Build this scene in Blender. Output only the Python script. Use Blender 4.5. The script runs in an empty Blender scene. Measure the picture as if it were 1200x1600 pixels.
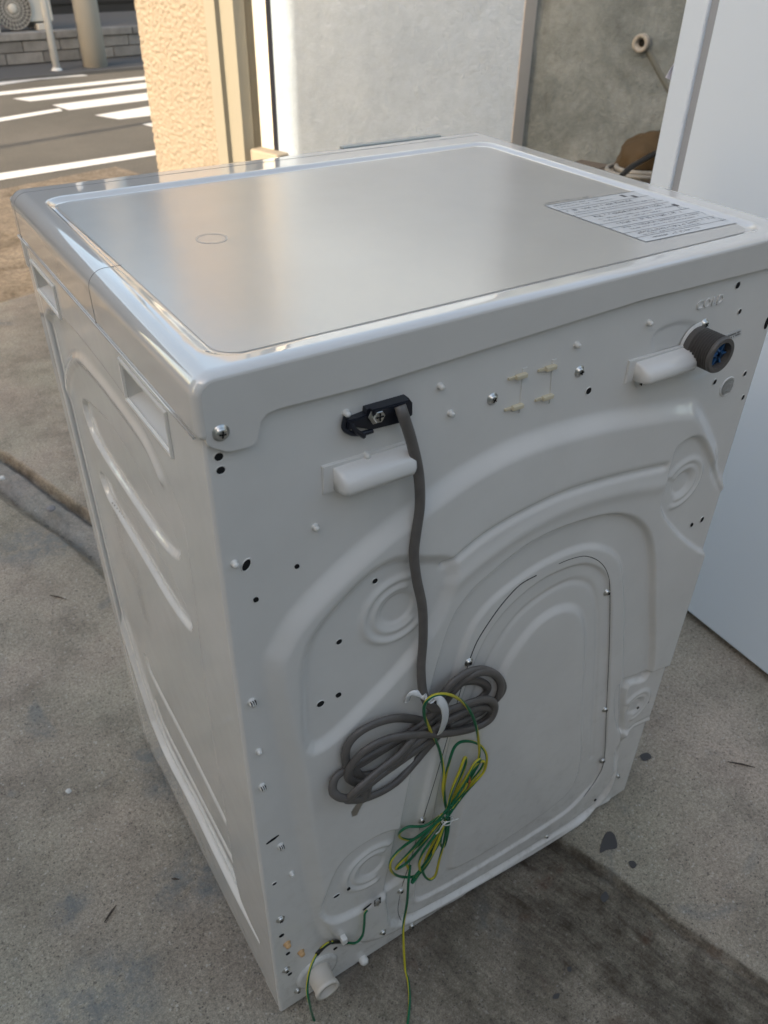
import bpy, bmesh, math, random
import numpy as np
from mathutils import Vector, Matrix, noise
random.seed(7); rng = np.random.RandomState(7)
S = bpy.context.scene; COL = S.collection
rad = math.radians

# ------------------------------------------------------------------ camera
CP = np.array([-0.16824, -0.49945, 1.25507]); YAW, PIT, ROL, F = 0.581563, 0.627720, 0.018646, 1264.137
fw = np.array([math.sin(YAW)*math.cos(PIT), math.cos(YAW)*math.cos(PIT), -math.sin(PIT)])
r0 = np.array([math.cos(YAW), -math.sin(YAW), 0.0]); u0 = np.cross(r0, fw)
RT = r0*math.cos(ROL) + u0*math.sin(ROL); UP = -r0*math.sin(ROL) + u0*math.cos(ROL)
cam = bpy.data.cameras.new('camera'); co = bpy.data.objects.new('camera', cam); COL.objects.link(co)
co.matrix_world = Matrix(((RT[0], UP[0], -fw[0], CP[0]), (RT[1], UP[1], -fw[1], CP[1]), (RT[2], UP[2], -fw[2], CP[2]), (0, 0, 0, 1)))
cam.sensor_fit = 'HORIZONTAL'; cam.sensor_width = 36; cam.lens = F/1200*36
cam.clip_start = 0.02; cam.clip_end = 600
cam.dof.use_dof = True; cam.dof.focus_distance = 0.85; cam.dof.aperture_fstop = 13
S.camera = co

# ------------------------------------------------------------------ sky, sun, exposure
SH = np.array([-0.961, -0.277]); ELEV = rad(24)
w = bpy.data.worlds.new('World'); S.world = w; w.use_nodes = True
nt = w.node_tree; sky = nt.nodes.new('ShaderNodeTexSky'); sky.sky_type = 'NISHITA'; sky.sun_disc = False
sky.sun_elevation = ELEV; sky.sun_rotation = math.atan2(SH[0], SH[1]); sky.air_density = 1.0; sky.dust_density = 2.2; sky.ozone_density = 1.0
bg = nt.nodes['Background']; tint = nt.nodes.new('ShaderNodeMix'); tint.data_type = 'RGBA'; tint.blend_type = 'MULTIPLY'; tint.inputs[0].default_value = 1.0
tint.inputs[7].default_value = (1.24, 1.07, 0.865, 1); nt.links.new(sky.outputs[0], tint.inputs[6]); nt.links.new(tint.outputs[2], bg.inputs[0]); bg.inputs[1].default_value = 0.15
sl = bpy.data.lights.new('sun', 'SUN'); sl.energy = 2.0; sl.angle = rad(0.5); sl.color = (1.0, 0.83, 0.62)
so = bpy.data.objects.new('sun', sl); COL.objects.link(so)
sd = Vector((SH[0]*math.cos(ELEV), SH[1]*math.cos(ELEV), math.sin(ELEV))).normalized()
so.rotation_euler = sd.to_track_quat('Z', 'Y').to_euler()
S.view_settings.view_transform = 'Standard'; S.view_settings.look = 'None'; S.view_settings.gamma = 1
S.view_settings.exposure = 1.70; S.view_settings.use_curve_mapping = False
S.render.engine = 'CYCLES'
S.cycles.max_bounces = 8; S.cycles.diffuse_bounces = 5

# ------------------------------------------------------------------ helpers
def ray(px, py): return fw + RT*(px-600)/F - UP*(py-800)/F
def at(px, py, p, n):                                   # where the sight line meets the plane through p with normal n
    d = ray(px, py); n = np.array(n, float); t = ((np.array(p, float)-CP) @ n)/(d @ n); return CP + d*t
def gp(px, py, z=0.0): return at(px, py, (0, 0, z), (0, 0, 1))
def bp(px, py, off=0.0): return at(px, py, (0, -off, 0), (0, 1, 0))       # on or in front of the machine's back
def sp(px, py, off=0.0): return at(px, py, (-off, 0, 0), (1, 0, 0))       # on its left side

MATS = {}
def mat(name, col, rough=0.5, metal=0.0, coat=0.0, build=None, spec=0.5, coat_rough=0.05):
    m = bpy.data.materials.new(name); m.use_nodes = True; b = m.node_tree.nodes['Principled BSDF']
    b.inputs['Base Color'].default_value = (*col, 1); b.inputs['Roughness'].default_value = rough
    b.inputs['Metallic'].default_value = metal; b.inputs['Coat Weight'].default_value = coat
    b.inputs['Coat Roughness'].default_value = coat_rough
    b.inputs['Specular IOR Level'].default_value = spec
    if build: build(m.node_tree, b)
    MATS[name] = m; return m
class NB:
    def __init__(s, nt): s.nt = nt; s.co = s.new('ShaderNodeTexCoord').outputs['Object']
    def new(s, t): return s.nt.nodes.new(t)
    def link(s, a, b): s.nt.links.new(a, b)
    def scaled(s, sc, rot=(0, 0, 0)):
        m = s.new('ShaderNodeMapping'); m.inputs['Scale'].default_value = sc; m.inputs['Rotation'].default_value = rot
        s.link(s.co, m.inputs[0]); return m.outputs[0]
    def noise(s, scale, detail=4, rough=0.55, vec=None, dist=0.0):
        n = s.new('ShaderNodeTexNoise'); n.inputs['Scale'].default_value = scale; n.inputs['Detail'].default_value = detail
        n.inputs['Roughness'].default_value = rough; n.inputs['Distortion'].default_value = dist
        s.link(vec or s.co, n.inputs['Vector']); return n.outputs['Fac']
    def voro(s, scale, vec=None, feature='F1', rnd=1.0):
        n = s.new('ShaderNodeTexVoronoi'); n.inputs['Scale'].default_value = scale; n.feature = feature
        n.inputs['Randomness'].default_value = rnd
        s.link(vec or s.co, n.inputs['Vector']); return n.outputs['Distance']
    def ramp(s, fac, stops):
        r = s.new('ShaderNodeValToRGB'); e = r.color_ramp.elements
        while len(e) < len(stops): e.new(0.5)
        for k, (p, c) in enumerate(stops):
            e[k].position = p; e[k].color = (*c, 1) if not isinstance(c, (int, float)) else (c, c, c, 1)
        s.link(fac, r.inputs[0]); return r.outputs[0]
    def mix(s, a, b, f, mode='MIX'):
        m = s.new('ShaderNodeMix'); m.data_type = 'RGBA'; m.blend_type = mode
        for v, i in ((a, 6), (b, 7)):
            if isinstance(v, tuple): m.inputs[i].default_value = (*v, 1)
            else: s.link(v, m.inputs[i])
        if isinstance(f, (int, float)): m.inputs[0].default_value = f
        else: s.link(f, m.inputs[0])
        return m.outputs[2]
    def math(s, op, a, b=0.0):
        m = s.new('ShaderNodeMath'); m.operation = op
        for v, i in ((a, 0), (b, 1)):
            if isinstance(v, (int, float)): m.inputs[i].default_value = v
            else: s.link(v, m.inputs[i])
        return m.outputs[0]
    def bump(s, h, strength, dist, b, prev=None):
        n = s.new('ShaderNodeBump'); n.inputs['Strength'].default_value = strength; n.inputs['Distance'].default_value = dist
        s.link(h, n.inputs['Height'])
        if prev is not None: s.link(prev, n.inputs['Normal'])
        if b is not None: s.link(n.outputs[0], b.inputs['Normal'])
        return n.outputs[0]

def m_enamel(nt, b):
    n = NB(nt); f = n.noise(9, 5); c = n.ramp(f, [(0.3, (0.68, 0.66, 0.625)), (0.7, (0.73, 0.71, 0.675))])
    sm = n.ramp(n.noise(26, 7, .7, n.scaled((1, 1, .35))), [(0.66, 0.0), (0.80, 1.0)])
    n.link(n.mix(c, (0.50, 0.485, 0.46), n.math('MULTIPLY', sm, .10)), b.inputs['Base Color'])
    n.link(n.ramp(n.noise(6, 3), [(0.3, 0.15), (0.75, 0.21)]), b.inputs['Roughness'])
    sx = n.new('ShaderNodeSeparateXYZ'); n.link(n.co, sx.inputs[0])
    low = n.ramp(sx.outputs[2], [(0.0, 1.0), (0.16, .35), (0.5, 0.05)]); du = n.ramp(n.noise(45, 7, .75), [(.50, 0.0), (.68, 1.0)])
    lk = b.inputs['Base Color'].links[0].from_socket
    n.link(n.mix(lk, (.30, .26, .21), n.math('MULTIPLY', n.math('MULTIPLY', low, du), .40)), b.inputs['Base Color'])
    n.bump(n.noise(900, 2), 0.05, 0.0006, b)
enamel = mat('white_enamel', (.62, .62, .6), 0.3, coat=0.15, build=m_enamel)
def m_gloss(nt, b):
    n = NB(nt); sm = n.ramp(n.noise(14, 6, .65, n.scaled((1, 1, .5))), [(0.45, (0.74, 0.725, 0.69)), (0.8, (0.68, 0.66, 0.62))])
    n.link(sm, b.inputs['Base Color'])
    n.link(n.ramp(n.noise(22, 6), [(0.35, 0.05), (0.75, 0.11)]), b.inputs['Roughness'])
    n.bump(n.noise(14, 2), 0.06, 0.01, b)
gloss = mat('glossy_side_enamel', (.62, .62, .6), 0.15, coat=0.6, build=m_gloss)
def m_cover(nt, b):
    n = NB(nt); n.link(n.ramp(n.noise(12, 5), [(0.3, (0.64, 0.615, 0.575)), (0.75, (0.68, 0.655, 0.615))]), b.inputs['Base Color'])
    n.link(n.ramp(n.noise(40, 5), [(0.35, 0.035), (0.8, 0.09)]), b.inputs['Roughness'])
coverm = mat('glossy_cover_plastic', (.62, .6, .58), 0.1, coat=1.0, build=m_cover, spec=.6); coverm.node_tree.nodes['Principled BSDF'].inputs['Coat IOR'].default_value = 1.85; coverm.node_tree.nodes['Principled BSDF'].inputs['Coat Roughness'].default_value = .02
def m_skirt(nt, b):
    n = NB(nt); n.link(n.ramp(n.noise(12, 5), [(0.3, (0.64, 0.615, 0.575)), (0.75, (0.68, 0.655, 0.615))]), b.inputs['Base Color'])
skirtm = mat('satin_cover_plastic', (.62, .6, .58), 0.35, build=m_skirt)
def m_plate(nt, b):
    n = NB(nt)
    c = n.ramp(n.noise(7, 5), [(0.3, (0.55, 0.53, 0.495)), (0.75, (0.59, 0.57, 0.535))])
    sp_ = n.ramp(n.noise(60, 3, .6), [(0.74, 0.0), (0.78, 1.0)])
    n.link(n.mix(c, (0.5, 0.48, 0.45), n.math('MULTIPLY', sp_, .25)), b.inputs['Base Color'])
    n.link(n.ramp(n.noise(25, 6), [(0.3, 0.165), (0.8, 0.225)]), b.inputs['Roughness'])
    n.bump(n.noise(700, 3), 0.10, 0.0006, b, n.bump(n.noise(60, 6, .8, n.scaled((1, .05, 1), (0, 0, .6))), .05, .0006, None))
platem = mat('brushed_grey_steel_sheet', (.56, .55, .53), 0.22, metal=0.32, build=m_plate)
steel = mat('zinc_steel', (.62, .61, .58), 0.28, metal=1.0)
white_pl = mat('white_plastic', (.74, .72, .675), 0.4)
cream_pl = mat('cream_plastic', (.62, .55, .40), 0.45)
tan_pl = mat('tan_plastic', (.62, .38, .18), 0.5)
black_pl = mat('black_plastic', (.012, .014, .022), 0.35)
hole_m = mat('hole_dark', (.003, .003, .003), 0.9)
soft_seam = mat('soft_grey_seam', (.16, .15, .14), .6)
seam_m = mat('dark_seam', (.035, .033, .03), 0.7)
grey_pl = mat('grey_thread_plastic', (.10, .092, .085), 0.45)
blue_m = mat('blue_valve', (.02, .09, .22), 0.35)
clear_pl = mat('clear_tie', (.75, .76, .76), 0.25, coat=.5)
def m_cord(nt, b):
    n = NB(nt); n.link(n.ramp(n.noise(60, 4), [(0.3, (0.105, 0.096, 0.088)), (0.7, (0.135, 0.122, 0.112))]), b.inputs['Base Color'])
cordm = mat('grey_vinyl_cord', (.11, .1, .09), 0.42, build=m_cord)
green_m = mat('green_wire', (.005, .13, .055), 0.32)
yellow_m = mat('yellow_wire', (.50, .44, .03), 0.32)
copper_m = mat('copper', (.8, .33, .16), 0.3, metal=1)
tape_m = mat('black_tape', (.015, .015, .015), 0.3)
ink_m = mat('label_ink', (.11, .11, .115), 0.5)
ink_light = mat('faint_label_ink', (.36, .33, .30), 0.5)
plug_m = mat('plug_grey', (.12, .11, .1), 0.4)
label_white = mat('label_film', (.62, .62, .61), 0.25)
foil_m = mat('silver_sticker', (.45, .45, .44), 0.35, metal=.6)

def m_concrete(nt, b):
    n = NB(nt)
    big = n.noise(1.7, 6, .6, dist=.6); med = n.noise(9, 8, .65); fine = n.noise(170, 6, .75); fin2 = n.noise(420, 4, .7)
    c = n.ramp(big, [(0.28, (0.23, 0.204, 0.172)), (0.42, (0.335, 0.306, 0.260)), (0.55, (0.405, 0.367, 0.313)), (0.72, (0.49, 0.44, 0.38))])
    c = n.mix(c, n.ramp(med, [(0.3, .58), (0.5, .94), (0.75, 1.12)]), 0.85, 'MULTIPLY')
    c = n.mix(c, n.mix((1.06, .97, .90), (.98, .98, .88), n.ramp(n.noise(2.6, 4, .5), [(.38, 0.0), (.62, 1.0)])), 0.8, 'MULTIPLY')
    c = n.mix(c, n.ramp(fine, [(0.25, .38), (0.5, 1.0), (0.76, 1.6)]), 0.85, 'MULTIPLY')
    c = n.mix(c, n.ramp(fin2, [(0.3, .55), (0.5, 1.0), (0.72, 1.45)]), 0.8, 'MULTIPLY')
    pits = n.ramp(n.noise(75, 5, .75), [(0.635, 0.0), (0.68, 1.0)])
    c = n.mix(c, (0.035, 0.03, 0.026), n.math('MULTIPLY', pits, .7))
    cool = n.ramp(n.noise(4.3, 6, .62, dist=1.2), [(0.62, 0.0), (0.72, 1.0)])
    c = n.mix(c, (0.17, 0.20, 0.21), n.math('MULTIPLY', cool, .5))
    sv = n.voro(210, rnd=1.0); spk = n.ramp(sv, [(0.26, 1.0), (0.40, 0.0)]); pick = n.ramp(n.noise(95, 3, .7), [(0.52, 0.0), (0.58, 1.0)])
    c = n.mix(c, (0.10, 0.09, 0.078), n.math('MULTIPLY', n.math('MULTIPLY', spk, pick), .75))
    sv2 = n.voro(150, rnd=1.0); pick2 = n.ramp(n.noise(70, 3, .7), [(0.56, 0.0), (0.62, 1.0)])
    c = n.mix(c, (0.62, 0.58, 0.52), n.math('MULTIPLY', n.math('MULTIPLY', n.ramp(sv2, [(0.24, 1.0), (0.40, 0.0)]), pick2), .55))
    red = n.ramp(n.noise(5.1, 5, .6, n.scaled((1, 1, 1), (0, 0, 1.1)), dist=.8), [(0.66, 0.0), (0.76, 1.0)])
    c = n.mix(c, (0.26, 0.15, 0.13), n.math('MULTIPLY', red, .35))
    ja = n.new('ShaderNodeAttribute'); ja.attribute_name = 'joint_uv'; strk = n.math('ADD', n.math('MULTIPLY', n.noise(2.2, 8, .72, ja.outputs['Vector'], .6), .38), n.math('MULTIPLY', n.noise(11, 9, .76), .62))
    # oil soaked band: an attribute carries settled dirt and painted shade
    a = n.new('ShaderNodeAttribute'); a.attribute_name = 'grime_and_shade'
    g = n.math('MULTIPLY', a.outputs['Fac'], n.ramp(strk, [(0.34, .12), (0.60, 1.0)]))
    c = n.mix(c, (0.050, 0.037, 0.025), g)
    ru = n.ramp(n.noise(14, 5, .6), [(.60, 0.0), (.70, 1.0)]); c = n.mix(c, (.10, .05, .03), n.math('MULTIPLY', n.math('MULTIPLY', a.outputs['Fac'], ru), .6))
    ch = n.new('ShaderNodeAttribute'); ch.attribute_name = 'silt'
    c = n.mix(c, n.mix((0.20, 0.215, 0.235), (0.42, 0.43, 0.43), n.ramp(n.noise(28, 7, .7), [(.42, 0.0), (.62, 1.0)])), n.math('MULTIPLY', ch.outputs['Fac'], .28))
    sa = n.new('ShaderNodeAttribute'); sa.attribute_name = 'bluestain'
    c = n.mix(c, (0.17, 0.19, 0.195), n.math('MULTIPLY', sa.outputs['Fac'], n.ramp(n.noise(30, 8, .75), [(.40, 0.0), (.60, .75)])))
    white = n.ramp(n.noise(34, 4, .7), [(0.735, 0.0), (0.75, 1.0)])
    c = n.mix(c, (0.5, 0.48, 0.44), n.math('MULTIPLY', white, .6))
    n.link(c, b.inputs['Base Color'])
    n.link(n.ramp(n.noise(20, 4), [(0.3, .72), (0.7, .95)]), b.inputs['Roughness'])
    p = n.bump(fine, 0.5, 0.004, None); p = n.bump(n.noise(38, 8, .7), 0.6, 0.012, None, p); n.bump(fin2, .5, .002, b, p)
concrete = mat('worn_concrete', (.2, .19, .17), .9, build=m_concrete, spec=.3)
def m_asphalt(nt, b):
    n = NB(nt)
    c = n.ramp(n.noise(.9, 6, .6), [(0.3, (0.105, 0.098, 0.084)), (0.7, (0.155, 0.142, 0.120))])
    c = n.mix(c, n.ramp(n.noise(120, 4, .7), [(0.3, .5), (0.5, 1.0), (0.7, 1.6)]), .8, 'MULTIPLY')
    n.link(c, b.inputs['Base Color']); n.bump(n.noise(110, 4, .7), .7, .006, b)
asphalt = mat('asphalt', (.08, .08, .075), .9, build=m_asphalt, spec=.3)
def m_apron(nt, b):
    n = NB(nt)
    c = n.ramp(n.noise(4, 8, .7, dist=1), [(0.3, (0.13, 0.105, 0.075)), (0.5, (0.22, 0.18, 0.135)), (0.7, (0.30, 0.25, 0.19))])
    c = n.mix(c, n.ramp(n.noise(60, 5, .7), [(0.3, .45), (0.5, 1.0), (0.7, 1.5)]), .8, 'MULTIPLY')
    n.link(c, b.inputs['Base Color']); n.bump(n.noise(45, 6, .75), .8, .01, b)
apron = mat('old_apron_concrete', (.25, .2, .15), .9, build=m_apron, spec=.3)
def m_paint(nt, b):
    n = NB(nt); f = n.ramp(n.noise(45, 6, .75), [(0.56, 0.0), (0.66, 1.0)])
    n.link(n.mix((.74, .73, .69), (.2, .19, .17), n.math('MULTIPLY', f, .7)), b.inputs['Base Color'])
roadpaint = mat('worn_white_road_paint', (.75, .74, .7), .7, build=m_paint)
def m_wall(nt, b):
    n = NB(nt)
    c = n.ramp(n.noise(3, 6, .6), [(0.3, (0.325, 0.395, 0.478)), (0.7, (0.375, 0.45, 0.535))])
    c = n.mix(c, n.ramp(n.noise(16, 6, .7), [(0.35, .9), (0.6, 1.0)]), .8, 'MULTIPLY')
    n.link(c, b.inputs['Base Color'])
    patch = n.ramp(n.noise(3.2, 8, .55, dist=.3), [(0.46, 0.0), (0.50, .5), (0.60, 1.0)])
    p = n.bump(patch, .5, .006, None); p = n.bump(n.noise(14, 8, .6), .55, .014, None, p); n.bump(n.noise(160, 3, .6), .35, .003, b, p)
wallm = mat('old_white_plaster', (.72, .72, .72), .85, build=m_wall, spec=.3)
def m_lit(nt, b):
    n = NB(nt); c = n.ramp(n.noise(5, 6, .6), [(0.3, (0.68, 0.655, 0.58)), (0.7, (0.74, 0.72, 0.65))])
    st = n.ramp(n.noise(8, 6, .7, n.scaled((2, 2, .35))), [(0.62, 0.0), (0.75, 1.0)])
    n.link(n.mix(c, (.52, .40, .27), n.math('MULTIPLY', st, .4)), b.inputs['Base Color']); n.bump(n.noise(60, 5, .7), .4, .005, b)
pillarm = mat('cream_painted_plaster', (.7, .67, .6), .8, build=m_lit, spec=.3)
def m_green(nt, b):
    n = NB(nt)
    c = n.ramp(n.noise(3.5, 7, .65, dist=.7), [(0.3, (0.105, 0.122, 0.126)), (0.5, (0.170, 0.196, 0.200)), (0.72, (0.24, 0.27, 0.274))])
    c = n.mix(c, n.ramp(n.noise(30, 6, .7), [(0.3, .75), (0.6, 1.05)]), .8, 'MULTIPLY')
    dk = n.ramp(n.noise(2.3, 5, .6, dist=1), [(0.55, 0.0), (0.72, 1.0)])
    n.link(n.mix(c, (.045, .042, .036), n.math('MULTIPLY', dk, .7)), b.inputs['Base Color'])
    p = n.bump(n.noise(9, 8, .7), .7, .02, None); n.bump(n.noise(90, 4), .4, .004, b, p)
greenm = mat('grey_green_render', (.15, .16, .14), .75, build=m_green, spec=.3)
brownm = mat('brown_grey_edge_render', (.66, .60, .53), .85)
def m_stucco(nt, b):
    n = NB(nt); c = n.ramp(n.noise(40, 4, .6), [(0.3, (0.265, 0.232, 0.185)), (0.7, (0.30, 0.265, 0.215))])
    n.link(c, b.inputs['Base Color']); n.bump(n.noise(150, 3), .4, .003, b)
stuccom = mat('peach_stucco', (.65, .5, .36), .85, build=m_stucco, spec=.3)
railm = mat('cream_aluminium', (.27, .26, .215), .45)
rail_shade = mat('aluminium_painted_shade', (.19, .16, .12), .5)  # shade on the return flange, put into a darker brown colour
def m_fridge(nt, b):
    n = NB(nt); n.link(n.ramp(n.noise(3, 4), [(0.3, .28), (0.7, .36)]), b.inputs['Roughness']); n.bump(n.noise(350, 2), .08, .001, b)
fridgem = mat('white_fridge_enamel', (.73, .81, .89), .3, build=m_fridge)
gasketm = mat('grey_gasket', (.33, .35, .38), .5)
def m_block(nt, b):
    n = NB(nt); c = n.ramp(n.noise(6, 6, .7), [(0.3, (0.17, 0.165, 0.16)), (0.7, (0.27, 0.265, 0.255))])
    oi = n.new('ShaderNodeObjectInfo'); k = n.ramp(oi.outputs['Random'], [(0, .75), (1, 1.15)])
    n.link(n.mix(c, k, 1.0, 'MULTIPLY'), b.inputs['Base Color']); n.bump(n.noise(90, 4, .7), .5, .006, b)
blockm = mat('concrete_block', (.25, .24, .23), .9, build=m_block)
mortarm = mat('mortar', (.12, .115, .11), .95)
darkwall = mat('dark_brown_cladding', (.035, .032, .03), .8)
acm = mat('ac_beige_metal', (.55, .54, .50), .5)
ac_dark = mat('ac_dark', (.10, .10, .10), .6)
polem = mat('pole_concrete', (.33, .33, .31), .8)
poleg = mat('pole_white_grey', (.55, .58, .60), .5)
sackm = mat('brown_sack', (.075, .047, .018), .8)
hosew = mat('dirty_white_hose', (.30, .285, .25), .5)
hosek = mat('black_hose', (.02, .02, .022), .35)
woodm = mat('grey_old_wood', (.16, .13, .10), .8)
paperm = mat('pink_white_paper', (.72, .68, .72), .7)
occl = mat('beige_facade', (.42, .40, .36), .8)
twigm = mat('dark_twig', (.06, .045, .035), .8)

def link(name, me, m, parent=None, smooth=False, loc=None):
    o = bpy.data.objects.new(name, me); COL.objects.link(o)
    if m is not None:
        for mm in (m if isinstance(m, (list, tuple)) else [m]): me.materials.append(mm)
    if smooth: me.polygons.foreach_set('use_smooth', [True]*len(me.polygons))
    if parent: o.parent = parent
    if loc is not None: o.location = loc
    return o
def bm_obj(name, bm, m, parent=None, smooth=False, loc=None):
    me = bpy.data.meshes.new(name); bmesh.ops.recalc_face_normals(bm, faces=bm.faces); bm.to_mesh(me); bm.free()
    return link(name, me, m, parent, smooth, loc)
def tag(o, label=None, cat=None, group=None, kind=None):
    if label: o['label'] = label
    if cat: o['category'] = cat
    if group: o['group'] = group
    if kind: o['kind'] = kind
    return o
def empty(name, loc, label, cat, group=None, rot=0):
    o = bpy.data.objects.new(name, None); COL.objects.link(o); o.location = loc; o.rotation_euler[2] = rot; o.empty_display_size = .05
    return tag(o, label, cat, group)
def pts_mesh(name, V, Fc, m, parent=None, smooth=False):
    me = bpy.data.meshes.new(name); me.from_pydata([tuple(map(float, v)) for v in V], [], Fc); me.update(); return link(name, me, m, parent, smooth)
def grid_mesh(name, P, m, parent=None, smooth=True, flip=False, drop=None):
    ny, nx = P.shape[:2]; me = bpy.data.meshes.new(name)
    idx = np.arange(nx*ny).reshape(ny, nx)
    q = np.stack([idx[:-1, :-1], idx[:-1, 1:], idx[1:, 1:], idx[1:, :-1]], -1).reshape(-1, 4)
    if drop is not None: q = q[~drop.reshape(-1)]
    if flip: q = q[:, ::-1]
    me.vertices.add(nx*ny); me.vertices.foreach_set('co', P.reshape(-1).astype(np.float32))
    me.loops.add(q.size); me.loops.foreach_set('vertex_index', q.reshape(-1).astype(np.int32))
    me.polygons.add(len(q)); me.polygons.foreach_set('loop_start', np.arange(0, q.size, 4, dtype=np.int32))
    me.update(calc_edges=True); me.validate()
    return link(name, me, m, parent, smooth)
def add_box(bm, c, s, rz=0.0, bev=0.0, M=None):
    r = bmesh.ops.create_cube(bm, size=1); vs = r['verts']
    bmesh.ops.scale(bm, verts=vs, vec=s)
    if bev > 0:
        es = list({e for v in vs for e in v.link_edges}); g = bmesh.ops.bevel(bm, geom=es, offset=bev, segments=3, affect='EDGES', profile=.5)
        vs = list({v for f in g['faces'] for v in f.verts} | {v for v in vs if v.is_valid})
    bmesh.ops.transform(bm, matrix=(M or Matrix.Translation(c) @ Matrix.Rotation(rz, 4, 'Z')), verts=vs)
    return vs
def box(name, c, s, m, parent=None, rz=0.0, bev=0.0, smooth=False):
    bm = bmesh.new(); add_box(bm, (0, 0, 0), s, 0, bev); o = bm_obj(name, bm, m, parent, smooth, loc=c); o.rotation_euler[2] = rz
    return o
def catmull(P, n=8, closed=False):
    P = [np.array(p, float) for p in P]; out = []; N = len(P)
    rngk = range(N if closed else N-1)
    for i in rngk:
        if closed: a, b, c, d = P[(i-1) % N], P[i], P[(i+1) % N], P[(i+2) % N]
        else: a, b, c, d = P[max(i-1, 0)], P[i], P[i+1], P[min(i+2, N-1)]
        for k in range(n):
            t = k/n; out.append(.5*((2*b)+(-a+c)*t+(2*a-5*b+4*c-d)*t*t+(-a+3*b-3*c+d)*t**3))
    if not closed: out.append(P[-1])
    return np.array(out)
def tube(name, P, r, m, parent=None, k=10, flat=None, closed=False, twist=0.0, mats2=None, cap=True):
    """tube along points P; r may be a number or a list; flat=(a,b,up) makes an oval section, a across and b along up"""
    P = np.array(P, float); n = len(P); V = []; Fc = []; mi = []
    T = np.gradient(P, axis=0) if not closed else (np.roll(P, -1, 0)-np.roll(P, 1, 0))
    T /= np.linalg.norm(T, axis=1)[:, None]+1e-12
    up = np.array(flat[2] if flat else (0.02, -1, 0.03), float)
    nrm = np.cross(T[0], up); nrm /= np.linalg.norm(nrm)+1e-9; L = 0
    for i in range(n):
        if i: L += np.linalg.norm(P[i]-P[i-1])
        if flat:
            a = np.cross(T[i], up); l = np.linalg.norm(a); a = a/l if l > .15 else nrm; nrm = a
        else:
            a = nrm - T[i]*(nrm@T[i]); a /= np.linalg.norm(a)+1e-9; nrm = a
        b_ = np.cross(T[i], a)
        ri = r[i] if hasattr(r, '__len__') else r
        ra, rb = (flat[0], flat[1]) if flat else (ri, ri)
        for j in range(k):
            t = 2*math.pi*j/k + twist*L; V.append(P[i]+a*ra*math.cos(t)+b_*rb*math.sin(t))
    for i in range(n if closed else n-1):
        i2 = (i+1) % n
        for j in range(k):
            Fc.append((i*k+j, i2*k+j, i2*k+(j+1) % k, i*k+(j+1) % k)); mi.append(0 if not mats2 else (1 if j < mats2 else 0))
    if cap and not closed:
        Fc.append(tuple(range(k))[::-1]); Fc.append(tuple((n-1)*k+j for j in range(k))); mi += [0, 0]
    me = bpy.data.meshes.new(name); me.from_pydata([tuple(v) for v in V], [], Fc); me.update()
    o = link(name, me, m, parent, True)
    if mats2: me.polygons.foreach_set('material_index', mi)
    return o
def lathe_bm(prof, k=24, bm=None, M=None):
    """prof: (radius, height) pairs; axis is +Z"""
    bm = bm or bmesh.new(); rings = []
    for (r, h) in prof:
        if r <= 1e-7: v = bm.verts.new((0, 0, h)); rings.append([v]); continue
        rings.append([bm.verts.new((r*math.cos(2*math.pi*j/k), r*math.sin(2*math.pi*j/k), h)) for j in range(k)])
    for a, b in zip(rings[:-1], rings[1:]):
        for j in range(k):
            if len(a) == 1 and len(b) == 1: continue
            if len(a) == 1: bm.faces.new((a[0], b[j], b[(j+1) % k]))
            elif len(b) == 1: bm.faces.new((a[j], b[0], a[(j+1) % k]))
            else: bm.faces.new((a[j], b[j], b[(j+1) % k], a[(j+1) % k]))
    if M is not None: bmesh.ops.transform(bm, matrix=M, verts=[v for r in rings for v in r])
    return bm
OUT = Matrix.Rotation(rad(90), 4, 'X')           # lathe axis +Z -> -Y (out of the machine's back)
def prism(name, pts, off, thick, m, parent=None, bev=0.0, plane='back', smooth=False):
    """outline in back-panel coordinates (x,z) between y=-off and y=-(off+thick)"""
    bm = bmesh.new(); a = [bm.verts.new((x, -off, z)) for x, z in pts]; b = [bm.verts.new((x, -off-thick, z)) for x, z in pts]
    bm.faces.new(a[::-1]); f = bm.faces.new(b); n = len(pts)
    for i in range(n): bm.faces.new((a[i], a[(i+1) % n], b[(i+1) % n], b[i]))
    bmesh.ops.recalc_face_normals(bm, faces=bm.faces)
    if bev: bmesh.ops.bevel(bm, geom=list(f.edges), offset=bev, segments=2, affect='EDGES')
    return bm_obj(name, bm, m, parent, smooth)
def sdpoly(U, V, poly):
    """signed distance, positive inside"""
    poly = np.array(poly, float); d2 = np.full(U.shape, 1e9); inside = np.zeros(U.shape, bool); n = len(poly)
    for i in range(n):
        ax, ay = poly[i]; bx, by = poly[(i+1) % n]; ex, ey = bx-ax, by-ay
        wx, wy = U-ax, V-ay; t = np.clip((wx*ex+wy*ey)/(ex*ex+ey*ey+1e-12), 0, 1)
        d2 = np.minimum(d2, (wx-ex*t)**2+(wy-ey*t)**2)
        c = ((ay > V) != (by > V)); xs = ax + (V-ay)*ex/(ey if abs(ey) > 1e-12 else 1e-12); inside ^= (c & (U < xs))
    d = np.sqrt(d2); return np.where(inside, d, -d)
def dline(U, V, pl):
    pl = np.array(pl, float); d2 = np.full(U.shape, 1e9)
    for (ax, ay), (bx, by) in zip(pl[:-1], pl[1:]):
        ex, ey = bx-ax, by-ay; wx, wy = U-ax, V-ay; t = np.clip((wx*ex+wy*ey)/(ex*ex+ey*ey+1e-12), 0, 1)
        d2 = np.minimum(d2, (wx-ex*t)**2+(wy-ey*t)**2)
    return np.sqrt(d2)
def sstep(d, w_): t = np.clip(d/w_+.5, 0, 1); return t*t*(3-2*t)
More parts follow.
